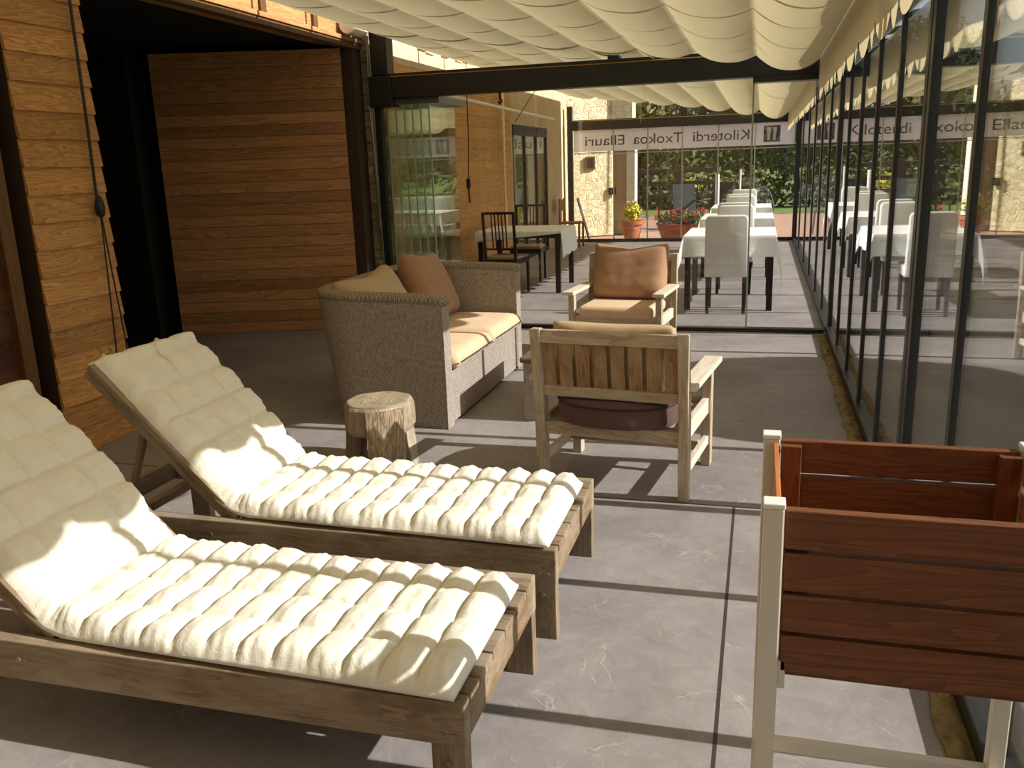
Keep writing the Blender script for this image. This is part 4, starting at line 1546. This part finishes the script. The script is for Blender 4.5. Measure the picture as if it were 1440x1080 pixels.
garden_chair('left one of two black garden chairs behind the red flowers', -1.62, 20.6, 200)
garden_chair('right one of two black garden chairs behind the red flowers', -.98, 21.3, 160)
for k, (x, lab) in enumerate(((.02, 'wire garden chair with an arched back right of the last table'),)):
    t = thing('wire_chair', lab, 'chair', (x, 18.9, -.02), R(180))
    arch = [(.24 * math.cos(a), -.2, .45 + .5 * math.sin(a)) for a in [PI * i / 14 for i in range(15)]]
    MB().tube(arch, .012, 6).build('backrest', M['grey_metal'], t)
    w = MB()
    for q in range(5):
        a = PI * (q + 1) / 6
        w.tube([(.24 * math.cos(a), -.2, .45), (.24 * math.cos(a), -.2, .45 + .5 * math.sin(a))], .005, 5)
    w.build('back_wires', M['grey_metal'], t)
    MB().lathe([(.25, .44), (.26, .455), (.24, .46)], n=24).build('seat', M['grey_metal'], t)
    for sx in (-1, 1):
        for sy in (-1, 1):
            MB().tube([(sx * .19, sy * .18, 0), (sx * .16, sy * .15, .45)], .012, 6).build('leg', M['grey_metal'], t)
o = MB().tube([(-.93, 20, -.02), (-.93, 20, 1.2)], .045, 12).build('bollard', M['white_paint'])
tag(o, 'white post standing behind the black garden chairs', 'post')
o = MB().tube([(-.455, 20.3, -.02), (-.455, 20.3, 1.28)], .022, 10).build('thin_post', M['white_paint'])
tag(o, 'thin white upright behind the last white chair on the terrace', 'post')
t = thing('yellow_bush', 'small yellow-leaved bush behind the black garden chairs', 'plant', (-1.95, 25.2, -.03))
MB().tube([(0, 0, 0), (0, 0, .7)], .03, 6).build('stem', M['bark'], t)
MB().leaves((0, 0, .85), (.32, .25, .22), 260, .05, .3, seed=31).build('foliage', M['leaf_yellow'], t, recalc=False)
o = MB()
for k in range(18):
    o.leaves((-15 + 1.05 * k, 29.4 + .25 * math.sin(2.3 * k), .55), (.9, .6, 1.15 + .35 * math.sin(1.7 * k)), 300, .13, .35, seed=700 + k)
for v in o.bm.verts:
    v.co.z = max(-.03, v.co.z)
o = o.build('hedge', M['leaf_dull_olive'], recalc=False)
tag(o, 'low loose shrub row on the lawn just behind the timber fence', 'hedge')


def tree(label, x, y, h, r, mat, seed, trunk_h=.35, n=2600, size=.22):
    t = thing('tree', label, 'tree', (x, y, -.04), 0, 'trees beyond the lawn')
    MB().tube([(0, 0, 0), (.1, 0, h * .3), (0, .1, h * .7)], lambda s: .16 * (1 - .6 * s), 8).build('trunk', M['bark'], t)
    mb = MB()
    rnd = random.Random(seed)
    zc = h * (trunk_h + (1 - trunk_h) / 2)
    hz = h * (1 - trunk_h) / 2
    mb.leaves((0, 0, zc), (r * .8, r * .8, hz * .9), n // 2, size, .35, seed=seed)
    for k in range(6):
        a = rnd.uniform(0, 2 * PI)
        mb.leaves((math.cos(a) * r * .55, math.sin(a) * r * .55, zc + rnd.uniform(-.35, .4) * hz), (r * .45, r * .45, hz * .45), n // 12, size, .4, seed=seed + k + 1)
    for v in mb.bm.verts:
        v.co.z = max(.03, v.co.z)
    mb.build('foliage', mat, t, recalc=False)
    return t


TREES = [(-17, 36, 8, 3.0, 'leaf_dark', 'dark tree rising behind the stone building'),
         (-10.2, 33, 7, 2.8, 'leaf_olive', 'olive-toned tree right of the stone building, behind the fence'),
         (-6.6, 39, 7.4, 3.0, 'leaf_dark', 'dark bushy tree behind the middle of the fence'),
         (-4.2, 32, 6.4, 2.2, 'leaf_olive', 'yellowish tree behind the black garden chairs'),
         (-.6, 38, 7, 2.6, 'leaf_dark', 'dark tree behind the white bollard'),
         (1.4, 31.5, 7.4, 2.2, 'leaf_blue', 'blue-green conifer-like tree right of the emblem panel'),
         (5.2, 37, 7, 2.6, 'leaf_blue', 'blue-green tree seen first through the right glass wall'),
         (9.8, 33, 4.6, 2.4, 'leaf_dark', 'dark tree seen through the middle of the right glass wall'),
         (13.5, 40, 5.2, 3.0, 'leaf_olive', 'olive tree seen through the near panes of the right glass wall'),
         (19.4, 38, 5.6, 3.0, 'leaf_dark', 'dark tree at the right edge beyond the glass wall')]
for k, (x, y, h, r, m, lab) in enumerate(TREES):
    tree(lab, x, y, h, r, M[m], 11 + 10 * k, trunk_h=.0, n=4200)
o = MB()
for k in range(30):
    o.leaves((-26 + 2 * k, 50 + .5 * math.sin(k), 2.6), (2.2, 1.2, 3.0), 420, .32, .3, seed=400 + k)
for v in o.bm.verts:
    v.co.z = max(-.03, v.co.z)
o = o.build('hedge', M['leaf_dark'], recalc=False)
tag(o, 'long dark hedge closing off the view behind the trees', 'hedge')

o = MB()  # hedge added to darken what shows through the right glass
for k in range(15):
    o.leaves((5.9, 9 + 1.4 * k, 1.0), (.8, .95, 1.25), 420, .13, .45, seed=900 + k)
for v in o.bm.verts:
    v.co.z = max(-.03, v.co.z)
o = o.build('hedge', M['leaf_dark'], recalc=False)
tag(o, 'added dark hedge outside the right glass wall that darkens the view through it', 'hedge')
# added shadow caster out of view, shrub-shaped, shades floor by the near armchair
t = thing('shade_caster_shrub', 'added shrub-shaped shadow caster, out of view outside the right glass wall', 'shrub', (2.75, 5.95, -.03))
mb = MB()
def sh(u, v):
    a = 2 * PI * u
    th_ = PI * (v - .5)
    e = .55
    sp_ = lambda x: math.copysign(abs(x) ** e, x)
    r = sp_(math.cos(th_))
    p = Vector((.62 * r * sp_(math.cos(a)), 1.16 * r * sp_(math.sin(a)), 1.0 + .99 * sp_(math.sin(th_))))
    return p * (1 + .025 * noise.noise(p * 6))
mb.grid(sh, 64, 32)
mb.leaves((0, 0, 1.0), (.66, 1.2, 1.02), 1500, .06, .92, seed=77)
mb.build('foliage', M['leaf_dark'], t, recalc=False)

# ------------------------------------------------------------------ light and sky
w = bpy.data.worlds.new('sky')
SC.world = w
w.use_nodes = True
nt = w.node_tree
bg = nt.nodes['Background']
sky = nt.nodes.new('ShaderNodeTexSky')
sky.sky_type = 'NISHITA'
sky.sun_disc = False
sky.sun_elevation = R(32)
sky.sun_rotation = R(90)
sky.air_density = 1.0
sky.dust_density = 1.5
hs = nt.nodes.new('ShaderNodeHueSaturation')
hs.inputs['Saturation'].default_value = .6
nt.links.new(sky.outputs[0], hs.inputs['Color'])
nt.links.new(hs.outputs[0], bg.inputs['Color'])
bg.inputs['Strength'].default_value = .14

sun = bpy.data.lights.new('sun', 'SUN')
sun.energy = 9.0
sun.angle = R(.55)
sun.color = (1.0, .97, .92)
so = bpy.data.objects.new('sun', sun)
COL.objects.link(so)
d = Vector((-1, -.012, -.625)).normalized()
so.rotation_euler = d.to_track_quat('-Z', 'Y').to_euler()
so.location = (20, 5, 13)

# ------------------------------------------------------------------ camera
f_px, yaw, pitch, roll, ch = 1222.52, 16.065, 14.156, -1.957, 1.55
y_, p_, r_ = R(yaw), R(pitch), R(roll)
fwd = Vector((-math.sin(y_) * math.cos(p_), math.cos(y_) * math.cos(p_), -math.sin(p_)))
rt = Vector((math.cos(y_), math.sin(y_), 0))
up = rt.cross(fwd)
r2 = rt * math.cos(r_) + up * math.sin(r_)
u2 = -rt * math.sin(r_) + up * math.cos(r_)
cam = bpy.data.cameras.new('camera')
cam.sensor_fit = 'HORIZONTAL'
cam.sensor_width = 36
cam.lens = f_px / 1440 * 36
cam.clip_end = 300
co = bpy.data.objects.new('camera', cam)
COL.objects.link(co)
mw = Matrix((r2, u2, -fwd)).transposed().to_4x4()
mw.translation = (0, 0, ch)
co.matrix_world = mw
SC.camera = co

vs = SC.view_settings
SC.display_settings.display_device = 'sRGB'
vs.view_transform = 'Standard'
vs.look = 'None'
vs.gamma = 1
vs.use_curve_mapping = False
vs.exposure = 0.0
SC.cycles.transparent_max_bounces = 32
SC.cycles.max_bounces = 10
SC.cycles.glossy_bounces = 6
